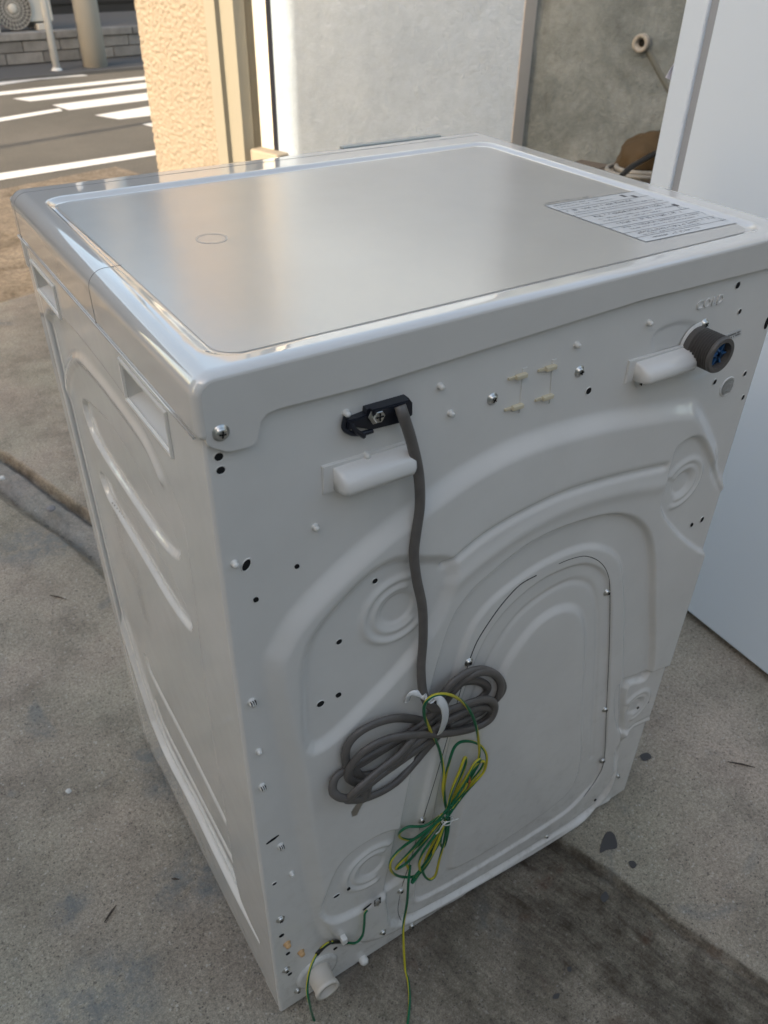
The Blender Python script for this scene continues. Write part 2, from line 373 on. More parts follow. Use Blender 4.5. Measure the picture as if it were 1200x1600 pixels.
def smooth2(A, n):
    for _ in range(n):
        A = (A + np.roll(A, 1, 0)+np.roll(A, -1, 0)+np.roll(A, 1, 1)+np.roll(A, -1, 1))/5
    return A

# ================================================================== SETTING
DD = np.array([-0.2814, 0.9596]); NN = np.array([-0.9596, -0.2814])     # along the side wall, out of it
W0 = np.array([2.86, 0.0])
# ---- garage floor: slab with a drain channel and worn edges
def jx(y): return 0.522 - 0.2932*(y+0.005)
us = np.concatenate([np.arange(-2.6, 2.94, .018)])
vs_ = np.concatenate([np.arange(-3.6, -1.2, .12), np.arange(-1.2, -.22, .02), np.arange(-.22, .06, .004), np.arange(.06, 2.45, .05)])
UU, VV = np.meshgrid(us, vs_); UU = UU.copy()
jn = np.array([noise.noise(Vector((u*6, 0, 0)))*.006+noise.noise(Vector((u*25, 3, 0)))*.004 for u in us])[None, :]
jn2 = np.array([noise.noise(Vector((u*4, 7, 0)))*.014+noise.noise(Vector((u*22, 9, 0)))*.007 for u in us])[None, :]
near = 1/(1+np.exp(-(UU-.75)*9))                            # channel is open towards the road, silted up under and behind the machine
chan = sstep(-(VV+jn+.002), .010)*sstep(VV+.112+jn2, .020+.03*(1-near))
rough_ = np.array([noise.fractal(Vector((u*26, v*26, 0)), .7, 2.0, 4) for u, v in zip(UU.ravel(), VV.ravel())]).reshape(UU.shape)
rut = np.exp(-((VV+.088+jn2*.5)/.012)**2)*near
Z = -.022*chan*(0.34+.66*near) + rough_*(.0006+.0040*chan*(.3+near)) - .010*rut - .010*near*np.exp(-((VV+jn+.010)/.008)**2) - .006*np.exp(-((VV+jn+.006)/.0045)**2)
Z -= np.clip((np.abs(UU-2.0)-1.2)/.3, 0, 0)
org = np.array([.522, -.005])
PX = org[0]+DD[0]*UU - NN[0]*VV; PY = org[1]+DD[1]*UU - NN[1]*VV
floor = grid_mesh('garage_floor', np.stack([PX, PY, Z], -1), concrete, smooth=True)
tag(floor, kind='structure')
grime_and_shade = np.clip((.95*sstep(-(VV+jn-.004), .010)*sstep(VV+.15, .10)+.75*np.exp(-((VV+jn+.014)/.012)**2))*(1-near*.75)+near*.7*np.exp(-((VV+jn+.008)/.009)**2)+near*.6*np.exp(-((VV+.092+jn2*.5)/.008)**2)+.72*sstep(-(VV+.0), .03)*sstep(VV+.42, .22)*sstep(.22-UU, .25), 0, 1)
# damp dirt near the joint; behind the machine, shade is painted in too
att = floor.data.attributes.new('grime_and_shade', 'FLOAT', 'POINT'); att.data.foreach_set('value', (grime_and_shade*.97).reshape(-1).astype(np.float32))
att2 = floor.data.attributes.new('silt', 'FLOAT', 'POINT'); att2.data.foreach_set('value', (near*sstep(-(VV+.012), .01)*sstep(VV+.085+jn2*.6, .012)).reshape(-1).astype(np.float32))
stn = np.zeros_like(UU)
for (x_, y_, r_) in ((50, 852, .075), (95, 850, .05), (236, 1182, .035), (262, 1216, .04), (312, 1372, .05), (270, 1390, .03), (150, 1585, .08), (108, 1420, .03), (210, 1520, .035), (560, 1480, .0)):
    if r_ > 0: c_ = gp(x_, y_); stn = np.maximum(stn, sstep(r_-np.hypot(PX-c_[0], PY-c_[1]), r_*.9))
juv = floor.data.attributes.new('joint_uv', 'FLOAT_VECTOR', 'POINT'); juv.data.foreach_set('vector', np.stack([UU*2.2, (VV+jn)*22, UU*0], -1).reshape(-1).astype(np.float32))
att3 = floor.data.attributes.new('bluestain', 'FLOAT', 'POINT'); att3.data.foreach_set('value', stn.reshape(-1).astype(np.float32))
# ---- ground outside
def quad(name, P, m, z=None, kind='structure', parent=None):
    o = pts_mesh(name, [(p[0], p[1], (p[2] if z is None else z)) for p in P], [tuple(range(len(P)))], m, parent)
    if kind: tag(o, kind=kind)
    return o
quad('ground', [(-200, -200), (200, -200), (200, 200), (-200, 200)], asphalt, -.034)
def duv(u, v): return (org[0]+DD[0]*u-NN[0]*v, org[1]+DD[1]*u-NN[1]*v)
# apron between the slab and the road
ag = [(0, 0)]
ua = np.arange(2.935, 4.56, .015); va = np.arange(-3.6, 2.2, .02)
AU, AV = np.meshgrid(ua, va)
AZ = -.010-.02*np.exp(-((AU-3.30)/.012)**2)-.012*np.exp(-((AU-2.98-.02*np.sin(AV*3))/.02)**2)+np.array([noise.fractal(Vector((u*9, v*9, 4)), .8, 2.0, 3)*.003 for u, v in zip(AU.ravel(), AV.ravel())]).reshape(AU.shape)
ap = grid_mesh('road_apron', np.stack([org[0]+DD[0]*AU-NN[0]*AV, org[1]+DD[1]*AU-NN[1]*AV, AZ], -1), apron); tag(ap, kind='structure')
rz_ = -.030
def gq(pix, z=rz_): return [gp(x, y, z) for x, y in pix]
for pix in ([(-60, 150), (0, 143.5), (223, 119.5), (330, 110), (330, 115), (223, 125), (0, 149), (-60, 156)],
            [(20, 154), (228, 129), (330, 117), (330, 126), (228, 138), (47, 158.5)],
            [(82, 164), (228, 145), (330, 133), (330, 145), (228, 157), (108, 172)],
            [(148, 180), (233, 166), (330, 150), (330, 166), (233, 181), (186, 186.5)],
            [(222, 194), (330, 178), (330, 192), (238, 198)],
            [(-60, 197), (0, 184), (92, 169), (98, 173), (0, 190), (-60, 203)],
            [(-60, 285), (0, 270.5), (240, 235), (330, 222), (330, 229), (240, 243), (0, 281.5), (-60, 296)],
            [(-40, 133), (0, 125), (110, 113), (138, 118), (62, 124), (0, 133), (-40, 140)]):
    quad('road_marking', gq(pix), roadpaint, kind='structure')
# ---- far side: kerb strip, block wall with an air conditioner on it, dark building
fy0 = 9.15; fth = rad(8); fd = np.array([math.cos(fth), math.sin(fth)]); fn = np.array([math.sin(fth), -math.cos(fth)])
f0 = np.array([1.6, fy0])
def fp(s, back, z): p = f0+fd*s-fn*back; return (p[0], p[1], z)
side = box('far_pavement', fp(1.0, .5, -.02), (14, 1.5, .03), mat('far_pavement_asphalt', (.09, .09, .09), .9), rz=fth); tag(side, kind='structure')
def on_far(px, py, back=.0): return at(px, py, (*(f0-fn*back), 0), (fn[0], fn[1], 0))
wb = .55
ztop = on_far(110, 47, wb)[2]; base_s = 0
bw = empty('block_wall', fp(0, wb, 0), 'low grey concrete block wall with a cap across the road', 'wall', rot=fth)
nrow = 2; bh = (ztop-.07-.0)/nrow; blen = .40
core = box('mortar', (1.0, .09, (ztop-.07)/2-.002), (9.0, .13, ztop-.074), mortarm, bw)
first = None
for r_ in range(nrow):
    for c_ in range(17):
        xx = -2.4+c_*blen+(blen/2 if r_ % 2 else 0)
        if first is None:
            bm = bmesh.new(); add_box(bm, (0, 0, 0), (blen-.010, .10, bh-.010), 0, .003); first = bm_obj('block', bm, blockm, bw); bk = first
        else:
            bk = first.copy(); COL.objects.link(bk); bk.parent = bw
        bk.location = (xx, .05+random.uniform(-.003, .003), r_*bh+bh/2)
for c_ in range(8):
    box('cap_block', (-2.4+c_*.9, .07, ztop-.033), (.888, .19, .066), blockm, bw, bev=.004)
tb = box('terrace', fp(1.0, wb+1.1, ztop/2-.01), (9, 1.85, ztop-.02), mat('terrace_dirt', (.13, .125, .12), .95), rz=fth); tag(tb, kind='structure')
fb = empty('dark_building', fp(1.0, 2.9, 0), 'dark clad building wall behind the block wall and air conditioner', 'building', rot=fth)
box('wall', (0, .6, 2.6), (16, .3, 5.2), darkwall, fb)
for k in range(24):
    box('cladding_board', (0, .435, .42+k*.2), (16, .03, .192), darkwall, fb)
# air conditioner
acz = ztop
pc = on_far(22, 13, wb+.18)
pb = on_far(67, 41, wb+.18); 
loc = pc.copy()
ac = empty('air_conditioner', (pc[0], pc[1], acz), 'beige air conditioner outdoor unit with round fan grille on the block wall', 'air conditioner', rot=fth)
cz = pc[2]-acz; rf = .20
halfw = .40; hb = .06; ht = .62
box('casing', (0, .16, hb+(ht-hb)/2+.015), (halfw*2, .3, ht-hb), acm, ac, bev=.012)
bm = lathe_bm([(rf, 0), (rf, .012), (rf-.012, .016), (rf-.02, .004), (0, .002)], 32, M=Matrix.Translation((-.02, .008, cz)) @ OUT); bm_obj('fan_recess', bm, ac_dark, ac, True)
gr = bmesh.new()
for a in range(28):
    t = 2*math.pi*a/28; c1 = (-.02+math.cos(t)*.118, -.012, cz+math.sin(t)*.118)
    add_box(gr, c1, (.15, .004, .004), M=Matrix.Translation(c1) @ Matrix.Rotation(-t-.25, 4, 'Y'))
for rr in (.07, .11, .15, .19):
    pts = [(-.02+math.cos(2*math.pi*a/28)*rr, -.014, cz+math.sin(2*math.pi*a/28)*rr) for a in range(28)]
    for a in range(28):
        p, q = Vector(pts[a]), Vector(pts[(a+1) % 28]); d_ = q-p
        add_box(gr, (0, 0, 0), (d_.length, .004, .004), M=Matrix.Translation((p+q)/2) @ d_.to_track_quat('X', 'Z').to_matrix().to_4x4())
bm_obj('fan_grille', gr, acm, ac)
bm_obj('fan_hub', lathe_bm([(.045, 0), (.045, .006), (.03, .012), (0, .014)], 20, M=Matrix.Translation((-.02, -.008, cz)) @ OUT), acm, ac, True)
box('badge', (.31, .005, cz+.14), (.05, .004, .05), ac_dark, ac)
for sx in (-.27, .27): box('foot', (sx, .14, .03), (.14, .34, .06), acm, ac, bev=.005)
# poles
def vbase(px, py): return gp(px, py, rz_)
up_ = vbase(150, 108)
po = empty('utility_pole', up_, 'thick round concrete utility pole standing across the road', 'utility pole')
bm_obj('shaft', lathe_bm([(0, 0), (.125, 0), (.122, 1.5), (.11, 6), (0, 6)], 24), polem, po, True)
bm_obj('steel_band', lathe_bm([(.127, .9), (.13, .9), (.13, .95), (.127, .95)], 24), steel, po, True)
p2 = vbase(90, 114)
po2 = empty('sign_pole', p2, 'thin pale grey sign pole standing left of the thick utility pole', 'pole')
bm_obj('shaft', lathe_bm([(0, 0), (.036, 0), (.036, 3.2), (0, 3.2)], 16), poleg, po2, True)
bm_obj('base_collar', lathe_bm([(.0, 0), (.06, 0), (.055, .03), (.037, .05)], 16), poleg, po2, True)
p3 = (-7.0, 3.74, -.03)
po3 = empty('street_pole', p3, 'wooden street pole outside the frame whose shadow crosses the road', 'pole')
bm_obj('shaft', lathe_bm([(0, 0), (.05, 0), (.045, 7.5), (0, 7.5)], 14), polem, po3, True)

# ---- side wall of the garage, along DD
def wp(s, off, z): p = W0+DD*s+NN*off; return np.array([p[0], p[1], z])
def on_wall(px, py, off=0.0): return at(px, py, (*(W0+NN*off), 0), (NN[0], NN[1], 0))
def ws(px, py, off=0.0): p = on_wall(px, py, off); return (p[:2]-W0) @ DD
def wall_slab(name, s0, s1, off, thick, z0, z1, m, parent=None, ext=0.0):
    P = [wp(s0, off, z0), wp(s1, off, z0), wp(s1, off, z1), wp(s0, off, z1), wp(s0, off-thick, z0), wp(s1, off-thick, z0), wp(s1, off-thick, z1), wp(s0, off-thick, z1)]
    return pts_mesh(name, P, [(0, 1, 2, 3), (7, 6, 5, 4), (0, 4, 5, 1), (1, 5, 6, 2), (2, 6, 7, 3), (3, 7, 4, 0)], m, parent)
s_corner = ws(806, 140); s_sh = ws(458, 100); s_gap0 = ws(427, 100); s_gap1 = ws(421, 100)
s_r3 = ws(383, 100); s_r2 = ws(350, 100, .10); s_st = ws(337, 100, .12); s_end = ws(228, 140, .12)
WH = 3.0
gw = empty('garage_side_wall', (*W0, 0), 'white plastered garage side wall behind the washing machine with a sunlit end', 'wall')
def wpart(name, *a): o = wall_slab(name, *a); o.location = -Vector((*W0, 0)); o.parent = gw; return o
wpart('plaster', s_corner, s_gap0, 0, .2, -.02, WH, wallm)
wpart('sunlit_pilaster', s_gap1, s_r3+.02, .0, .2, -.02, WH, pillarm)
wpart('joint_gap', s_gap0, s_gap1, -.04, .1, -.02, WH, hole_m)
wpart('black_strip', ws(428, 100), ws(421.5, 100), .006, .03, -.02, WH, black_pl)
sf = ws(383, 245, .03)
kf = box('concrete_footing', wp((sf+s_gap1)/2-.02, .02, .16), (.12, .17+abs(s_gap1-sf), .28), mat('footing_concrete', (.34, .30, .24), .9), bev=.01); 
kf.rotation_euler[2] = math.atan2(DD[1], DD[0])-math.pi/2; kf.parent = gw; kf.location = Vector(kf.location)-Vector((*W0, 0))
# recessed dark wall right of the corner
dw = empty('dark_recessed_wall', (*W0, 0), 'dark grey green rendered wall set back behind the refrigerator', 'wall')
def dpart(name, m, *a): o = wall_slab(name, *a, m); o.location = -Vector((*W0, 0)); o.parent = dw; return o
dpart('render', greenm, -1.2, s_corner+.06, -.085, .2, -.02, WH)
dpart('corner_strip', brownm, s_corner-.004, s_corner, -.002, .087, -.02, WH)
# stucco pillar: real relief
st_w = s_end-s_st; ns = int(st_w/.005); nz = int(1.7/.005)
ss = np.linspace(s_st, s_end, ns); zz = np.linspace(-.03, 1.75, nz)
SS, ZZ = np.meshgrid(ss, zz)
nz1 = np.array([noise.noise(Vector((a*58, b*58, 1)))+.6*noise.noise(Vector((a*120, b*120, 5))) for a, b in zip(SS.ravel(), ZZ.ravel())]).reshape(SS.shape)
hh = np.clip(nz1*1.6+.1, -.38, .42)*.013
edge = np.minimum(SS-s_st, s_end-SS); hh = hh - .012*np.exp(-np.clip(edge, 0, 1)/.008)
P3 = np.stack([W0[0]+DD[0]*SS+NN[0]*(.12+hh), W0[1]+DD[1]*SS+NN[1]*(.12+hh), ZZ], -1)
sp_o = empty('stucco_wall', (*wp(s_st, 0, 0),), 'peach roughcast stucco wall in full sun beside the road', 'wall')
o = grid_mesh('stucco_face', P3, stuccom, None, True); o.parent = sp_o; o.location = -Vector(sp_o.location)
o = wall_slab('wall_core', s_st, s_end-.004, .105, .35, -.03, 1.75, stuccom); o.parent = sp_o; o.location = -Vector(sp_o.location)
o = wall_slab('upper_wall', s_st, s_end-.004, .118, .36, 1.75, WH, stuccom); o.parent = sp_o; o.location = -Vector(sp_o.location)
# shutter guide rails
rl = empty('shutter_rail', tuple(wp(s_st, .05, 0)), 'cream aluminium shutter guide rail between the stucco and the white wall', 'shutter rail')
def rpart(name, m, *a): o = wall_slab(name, *a, m); o.location = -Vector(rl.location); o.parent = rl; return o
s_a = ws(348, 100, .13); s_b = ws(350.5, 100, .12); s_c = ws(371, 100, .12)
rpart('outer_flange', railm, s_a, s_st+.012, .15, .10, -.03, WH)
rpart('slot', hole_m, s_b, s_a, .09, .04, -.03, WH)
rpart('inner_flange', railm, s_c, s_b, .12, .12, -.03, WH)
rpart('return_flange', rail_shade, s_r3-.01, s_c, .05, .05, -.03, WH)

# ---- neighbouring houses out of frame, they cast the shade
SA = math.atan2(SH[1], SH[0])                             # the houses stand square to the sun's bearing
corner = wp(s_sh, 0, 0)[:2]+SH*7.2
nb = empty('neighbour_house', (corner[0], corner[1], 0), 'beige neighbour house outside the frame shading the garage', 'house', rot=SA)
box('wall', (2.2, 5.5, 2.6), (4.4, 11, 5.2), occl, nb)
for k in range(4):
    box('window_frame', (-.01, 1.6+k*2.3, 1.7), (.06, 1.3, 1.1), acm, nb); box('window_pane', (-.045, 1.6+k*2.3, 1.7), (.01, 1.18, .98), mat('window_glass', (.05, .06, .07), .08), nb)
c2 = np.array([1.5, 8.75])+SH*9
nb2 = empty('far_neighbour_house', (c2[0], c2[1], 0), 'beige house outside the frame shading the far pavement', 'house', rot=SA)
box('wall', (3, -4, 4.0), (6, 8, 8), occl, nb2)
# ---- unseen wall behind the camera, added to darken the machine back
gb = empty('added_back_wall', (*duv(-3.4, 0), 0), 'unseen grey wall added behind the viewer to darken the machine back', 'wall', rot=math.atan2(DD[1], DD[0]))
box('wall', (-.1, 0, 1.4), (.2, 7, 2.84), mat('grey_added_wall', (.30, .28, .25), .85), gb)
# ================================================================== REFRIGERATOR
fx = 1.141
fr = empty('refrigerator', (fx+.3, .27, 0), 'tall white refrigerator standing right of the washing machine', 'refrigerator')
def fpx(px, py): return at(px, py, (fx+.02, 0, 0), (1, -.05, 0))[1]
yA = .60; yG0 = fpx(1112, 60); yG1 = fpx(1127, 60); yF = fpx(1076, 0)
FYAW = rad(-3.2)
fr.location = (fx+.022, .60, 0); fr.rotation_euler[2] = FYAW
gy1 = (yG0-.60); gy0 = (yG1-.60)
box('door', (.30, (gy1)/2+.004, .86), (.60, -gy1+.008, 1.66), fridgem, fr, bev=.004)
box('gasket', (.30, (gy0+gy1)/2, .86), (.585, gy1-gy0+.001, 1.63), gasketm, fr)
box('body', (.30, gy0-.30, .855), (.60, .60, 1.67), fridgem, fr, bev=.003)
for sx in (.06, .54):
    for sy in (gy0-.05, gy0-.55): bm_obj('foot', lathe_bm([(0, 0), (.022, 0), (.022, .022), (0, .022)], 14), black_pl, fr, True, loc=(sx, sy, 0))
bpz = at(1052, 105, (fx, .62, 0), (0, 1, 0))
# paper hanging from the door front
p0, p1, p2_ = [at(x, y, (0, .612, 0), (0, 1, 0)) for x, y in ((1062, 84), (1040, 121), (1058, 131))]
pp = pts_mesh('paper_sheet', [p0, p1, p2_, p2_+np.array([.06, .012, .04]), p0+np.array([.06, .012, .03])], [(0, 1, 2, 3, 4)], paperm)
sm = pp.modifiers.new('t', 'SOLIDIFY'); sm.thickness = .0006
tag(pp, 'corner of a pale pink paper sheet sticking out behind the refrigerator door', 'paper')

# ---- low crate with odds and ends behind the machine
cb = at(1000, 268, (*(W0+NN*.12), 0), (NN[0], NN[1], 0)); top_z = cb[2]-.02
sc0 = (cb[:2]-W0) @ DD
def lw(s, off, z): return wp(s, off, z)
ct = empty('wooden_crate', tuple(lw(sc0-.1, .25, 0)), 'old grey wooden crate under the coiled hoses by the dark wall', 'crate', rot=math.atan2(DD[1], DD[0]))
for k in range(5): box('slat', (0, .22-.0, .07+k*(top_z-.1)/4.6), (.8, .02, .09), woodm, ct); box('slat', (0, -.22, .07+k*(top_z-.1)/4.6), (.8, .02, .09), woodm, ct)
for k in range(6): box('top_board', (-.33+k*.132, 0, top_z-.01), (.125, .46, .02), woodm, ct, bev=.002)
for sx in (-.38, .38):
    for sy in (-.195, .195): box('post', (sx, sy, (top_z-.02)/2), (.04, .03, top_z-.02), woodm, ct)
# sack
sc_ = at(1012, 232, (*(W0+NN*.12), 0), (NN[0], NN[1], 0))
bm = bmesh.new(); bmesh.ops.create_icosphere(bm, subdivisions=4, radius=1)
for v in bm.verts:
    n_ = noise.noise(v.co*2.2)*.16+noise.noise(v.co*6)*.05; v.co *= 1+n_; v.co.x *= .13; v.co.y *= .09; v.co.z = max(v.co.z, -.8)*.085
sk = bm_obj('brown_sack', bm, sackm, None, True, loc=(sc_[0]+.02, sc_[1], top_z+.066)); tag(sk, 'dark brown cloth sack slumped against the dark wall', 'sack')
def coil(name, m, r, loops, lab, cat):
    P = []
    for (px, py, rr, dz) in loops:
        c = at(px, py, (0, 0, top_z+.015+dz), (0, 0, 1))
        for a in range(12): t = 2*math.pi*a/12; P.append((c[0]+rr*math.cos(t), c[1]+rr*.8*math.sin(t), top_z+.012+dz+a*.001))
    return tag(tube(name, catmull(P, 4), r, m), lab, cat)
coil('coiled_cable', hosew, .008, [(1010, 272, .13, 0), (1015, 268, .12, .012), (1005, 266, .14, .02), (1012, 262, .12, .032)], 'coil of dirty white cable below the brown sack', 'cable')
hk = [at(970, 276, (0, 0, top_z+.09), (0, 0, 1)), at(985, 262, (0, 0, top_z+.10), (0, 0, 1)), at(1005, 250, (0, 0, top_z+.10), (0, 0, 1)), at(1030, 236, (0, 0, top_z+.10), (0, 0, 1)), at(1050, 226, (0, 0, top_z+.08), (0, 0, 1))]
tag(tube('black_hose', catmull(hk, 6), .009, hosek), 'short black rubber hose lying across the coiled white cable', 'hose')
# pipe stub on the wall with a hose
pw = on_wall(1010, 66, -.11); wq = Matrix.Translation(pw) @ Vector((NN[0], NN[1], 0)).to_track_quat('Z', 'Y').to_matrix().to_4x4()
ps = empty('wall_pipe', tuple(pw), 'dirty white pipe elbow with a grey hose fixed high on the dark wall', 'pipe')
bm = lathe_bm([(0.008, .03), (.015, .03), (.017, .05), (.03, .052), (.03, .03), (.022, .0), (0, 0)], 20, M=Matrix.Translation(-pw) @ wq); o = bm_obj('collar', bm, hosew, ps, True)
o.matrix_parent_inverse = Matrix.Identity(4)
bm2 = lathe_bm([(0, .028), (.012, .028), (.012, .034), (0, .034)], 16, M=Matrix.Translation(-pw) @ wq); bm_obj('bore', bm2, hole_m, ps, True)
hp = [on_wall(x, y, -.09)-pw for x, y in ((1012, 76), (1022, 96), (1036, 122), (1052, 150), (1075, 190), (1090, 240))]
tube('hose', catmull(hp, 5), .012, mat('dark_grey_pipe', (.10, .108, .097), .7), ps)

# ================================================================== WASHING MACHINE
W, D, H = .69, .558, 1.0
wm = empty('washing_machine', (0, 0, 0), 'white front loading washing machine seen from its back with a bundled grey cord', 'washing machine')
BZ0, BZ1 = .006, .965
def bx(pix): return [tuple(bp(x, y)[[0, 2]]) for x, y in pix]
def sx_(pix): return [tuple(sp(x, y)[[1, 2]]) for x, y in pix]
def cpoly(pix, n=5): return catmull([np.array(p) for p in pix], n, True)
def cline(pix, n=5): return catmull([np.array(p) for p in pix], n, False)
# ---- back panel
xs = np.linspace(0, W, 440); zs = np.linspace(BZ0, BZ1, 560); X, Zz = np.meshgrid(xs, zs); h = np.zeros_like(X)
def step(pix, a, w_, rnd=True):
    global h
    P = bx(pix); P = catmull([np.array(p) for p in P], 5, True) if rnd else P
    h = h + a*sstep(sdpoly(X, Zz, P), w_)
def bead(pix, a, w_):
    global h
    h = h + a*np.exp(-(dline(X, Zz, catmull([np.array(p) for p in bx(pix)], 5))/w_)**2)
step([(425, 1060), (438, 1000), (480, 940), (560, 862), (640, 798), (740, 728), (830, 686), (930, 658), (1010, 644), (1060, 637), (1086, 643), (1112, 700), (1130, 760),
      (1260, 830), (1200, 1120), (1030, 1118), (965, 1160), (958, 1215), (925, 1262), (860, 1312), (640, 1436), (560, 1468), (510, 1452), (480, 1330), (462, 1220)], .0110, .024)
step([(486, 1162), (470, 1090), (478, 1000), (540, 918), (600, 872), (650, 868), (700, 880), (668, 975), (580, 1080)], -.0075, .017)
step([(1052, 690), (1085, 680), (1112, 730), (1127, 770), (1180, 850), (1098, 860), (1030, 802), (1033, 750), (1043, 712)], -.0065, .008)
step([(958, 1075), (990, 1055), (1060, 1035), (1080, 1095), (1018, 1116), (966, 1140)], -.0065, .008)
step([(522, 1350), (560, 1312), (612, 1290), (650, 1310), (642, 1360), (535, 1425), (500, 1420)], -.0070, .010)
bead([(690, 878), (750, 828), (820, 788), (881, 761), (960, 738), (1028, 723)], -.0044, .0045)
bead([(700, 905), (750, 862), (820, 815), (890, 782), (960, 762), (1022, 752)], .0022, .010)
step([(612, 1330), (650, 1140), (690, 985), (722, 925), (760, 888), (820, 842), (885, 813), (952, 798), (992, 812), (1010, 850), (1013, 930), (1010, 1050), (975, 1075), (966, 1170),
      (930, 1252), (860, 1302), (640, 1428), (600, 1410)], -.0080, .0075)
step([(640, 1330), (680, 1150), (718, 1010), (750, 950), (800, 905), (860, 868), (915, 850), (955, 862), (968, 900), (970, 1000), (962, 1180), (925, 1245), (855, 1298), (655, 1415), (628, 1400)], .0045, .008)
step([(660, 1330), (695, 1165), (733, 1040), (772, 965), (836, 905), (900, 878), (935, 888), (947, 920), (948, 1000), (938, 1185), (905, 1240), (850, 1285), (670, 1392), (645, 1385)], -.0038, .006)
bead([(720, 1130), (760, 1030), (805, 960), (860, 918), (900, 905), (925, 925), (930, 1000), (922, 1180)], -.0018, .0045)
step([(700, 1330), (735, 1170), (775, 1055), (818, 985), (860, 950), (895, 948), (908, 985), (905, 1080), (898, 1205), (850, 1262), (720, 1345)], .0055, .013)
bead([(655, 1418), (760, 1362), (860, 1305), (925, 1258)], -.0030, .006)
bead([(640, 1440), (760, 1378), (866, 1316), (950, 1250)], .0026, .005)
def ring(px, py, R, a0=None, arc=None):
    global h
    c = bp(px, py); d = np.hypot(X-c[0], Zz-c[2]); an = np.degrees(np.arctan2(Zz-c[2], X-c[0])) % 360
    mask = np.ones_like(X)
    if arc: mid, hw = arc; dd = np.abs((an-mid+180) % 360-180); mask = sstep(hw-dd, 14)
    h = h + mask*(.0030*np.exp(-((d-R)/.0042)**2)+.0022*np.exp(-((d-R*.70)/.0036)**2)) - .0022*sstep(R*.48-d, .004)
ring(617, 948, .040, arc=(190, 125)); ring(1060, 752, .033, arc=(20, 130)); ring(988, 1100, .030, arc=(25, 120)); ring(578, 1350, .040, arc=(165, 120))
step([(905, 1100+900), (906, 2001), (907, 2000)], 0, .01)
# pocket behind the COLD inlet and slight dish of the sheet
step([(1020, 530), (1060, 505), (1100, 515), (1120, 560), (1090, 590), (1040, 580)], -.0015, .006)
h = smooth2(h, 1)
bz = X*0; rr = .0035
dxl = np.clip(rr-X, 0, rr); dxr = np.clip(rr-(W-X), 0, rr); inn = rr-np.sqrt(np.maximum(rr*rr-np.maximum(dxl, dxr)**2, 0))
hm = h*np.clip((np.minimum(X, 2))/.012, 0, 1)
PB = np.stack([X, -(hm-inn), Zz], -1)
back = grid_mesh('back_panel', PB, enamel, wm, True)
def hat(x, z):                                             # relief of the back panel at x, z
    i = int(np.clip((x/W)*439, 0, 439)); j = int(np.clip((z-BZ0)/(BZ1-BZ0)*559, 0, 559)); return float(h[j, i])
def onb(px, py, extra=0.0):
    p = bp(px, py)
    for _ in range(3): p = bp(px, py, hat(p[0], p[2])+extra)
    return p
# panel lip at the bottom
# ---- side panel
ys = np.linspace(.0035, D-.02, 330); z2 = np.linspace(.02, .948, 560); Y, Z2 = np.meshgrid(ys, z2); g = np.zeros_like(Y)
def sstp(pix, a, w_, rnd=True):
    global g
    P = sx_(pix); P = catmull([np.array(p) for p in P], 4, True) if rnd else P
    g = g + a*sstep(sdpoly(Y, Z2, P), w_)
def sbead(pix, a, w_):
    global g
    g = g + a*np.exp(-(dline(Y, Z2, catmull([np.array(p) for p in sx_(pix)], 4))/w_)**2)
sstp([(72, 498), (84, 490), (110, 514), (150, 563), (200, 633), (240, 706), (272, 780), (290, 850), (321, 1090), (345, 1240), (368, 1380), (386, 1432), (404, 1470),
      (362, 1390), (300, 1262), (236, 1128), (150, 850), (100, 655), (76, 545)], -.0080, .010)
sbead([(100, 640), (98, 590), (112, 563), (140, 590), (178, 640), (216, 696), (240, 750)], .0035, .007)
sstp([(120, 630), (150, 655), (185, 705), (225, 775), (262, 845), (266, 873), (240, 850), (190, 775), (150, 712), (130, 672)], -.0055, .007)
sstp([(148, 742), (185, 790), (225, 850), (262, 915), (285, 970), (284, 985), (255, 945), (210, 868), (170, 800), (155, 770)], -.0055, .007)
sbead([(221, 1034), (232, 1064), (290, 1178), (341, 1282)], -.0040, .006)
sbead([(236, 1102), (250, 1140), (300, 1240), (356, 1350)], -.0040, .006)
hnd = []
for q in ([(50, 407), (84, 452), (95, 495), (62, 452)], [(191, 572), (258, 640), (267, 706), (200, 622)]):
    P = np.array(sx_(q)); y0, y1 = P[:, 0].min(), P[:, 0].max(); zt = (P[0, 1]+P[1, 1])/2; zb_ = (P[2, 1]+P[3, 1])/2
    hnd.append((y0, y1, zb_, zt))
hcut = np.zeros_like(Y, bool)
for (y0, y1, zb_, zt) in hnd:
    R4 = [(y0, zb_), (y1, zb_), (y1, zt), (y0, zt)]; d_ = sdpoly(Y, Z2, R4)
    hcut |= d_ > .002
g = smooth2(g, 1)
PSd = np.stack([-g, Y, Z2], -1)
drop = hcut[:-1, :-1] & hcut[1:, 1:] & hcut[1:, :-1] & hcut[:-1, 1:]
grid_mesh('side_panel', PSd, gloss, wm, True, flip=True, drop=drop)
for (y0, y1, zb_, zt) in hnd:                               # moulded grip wells with a raised frame
    bm = bmesh.new(); f_ = .0035
    def ringv(e, x): return [bm.verts.new((x, yy, zz_)) for yy, zz_ in ((y0-e, zb_-e), (y1+e, zb_-e), (y1+e, zt+e), (y0-e, zt+e))]
    R = [ringv(.004, -.0002), ringv(.003, -.0022), ringv(.0, -.0022), ringv(-.001, -.0005)]
    inner = [bm.verts.new((.034, y0+.006, zb_+.012)), bm.verts.new((.034, y1-.006, zb_+.012)), bm.verts.new((.034, y1-.004, zt+.012)), bm.verts.new((.034, y0+.004, zt+.012))]
    R.append(inner)
    for a, b in zip(R[:-1], R[1:]):
        for i in range(4): bm.faces.new((a[i], a[(i+1) % 4], b[(i+1) % 4], b[i]))
    bm.faces.new(inner); bm_obj('grip_recess', bm, white_pl, wm)
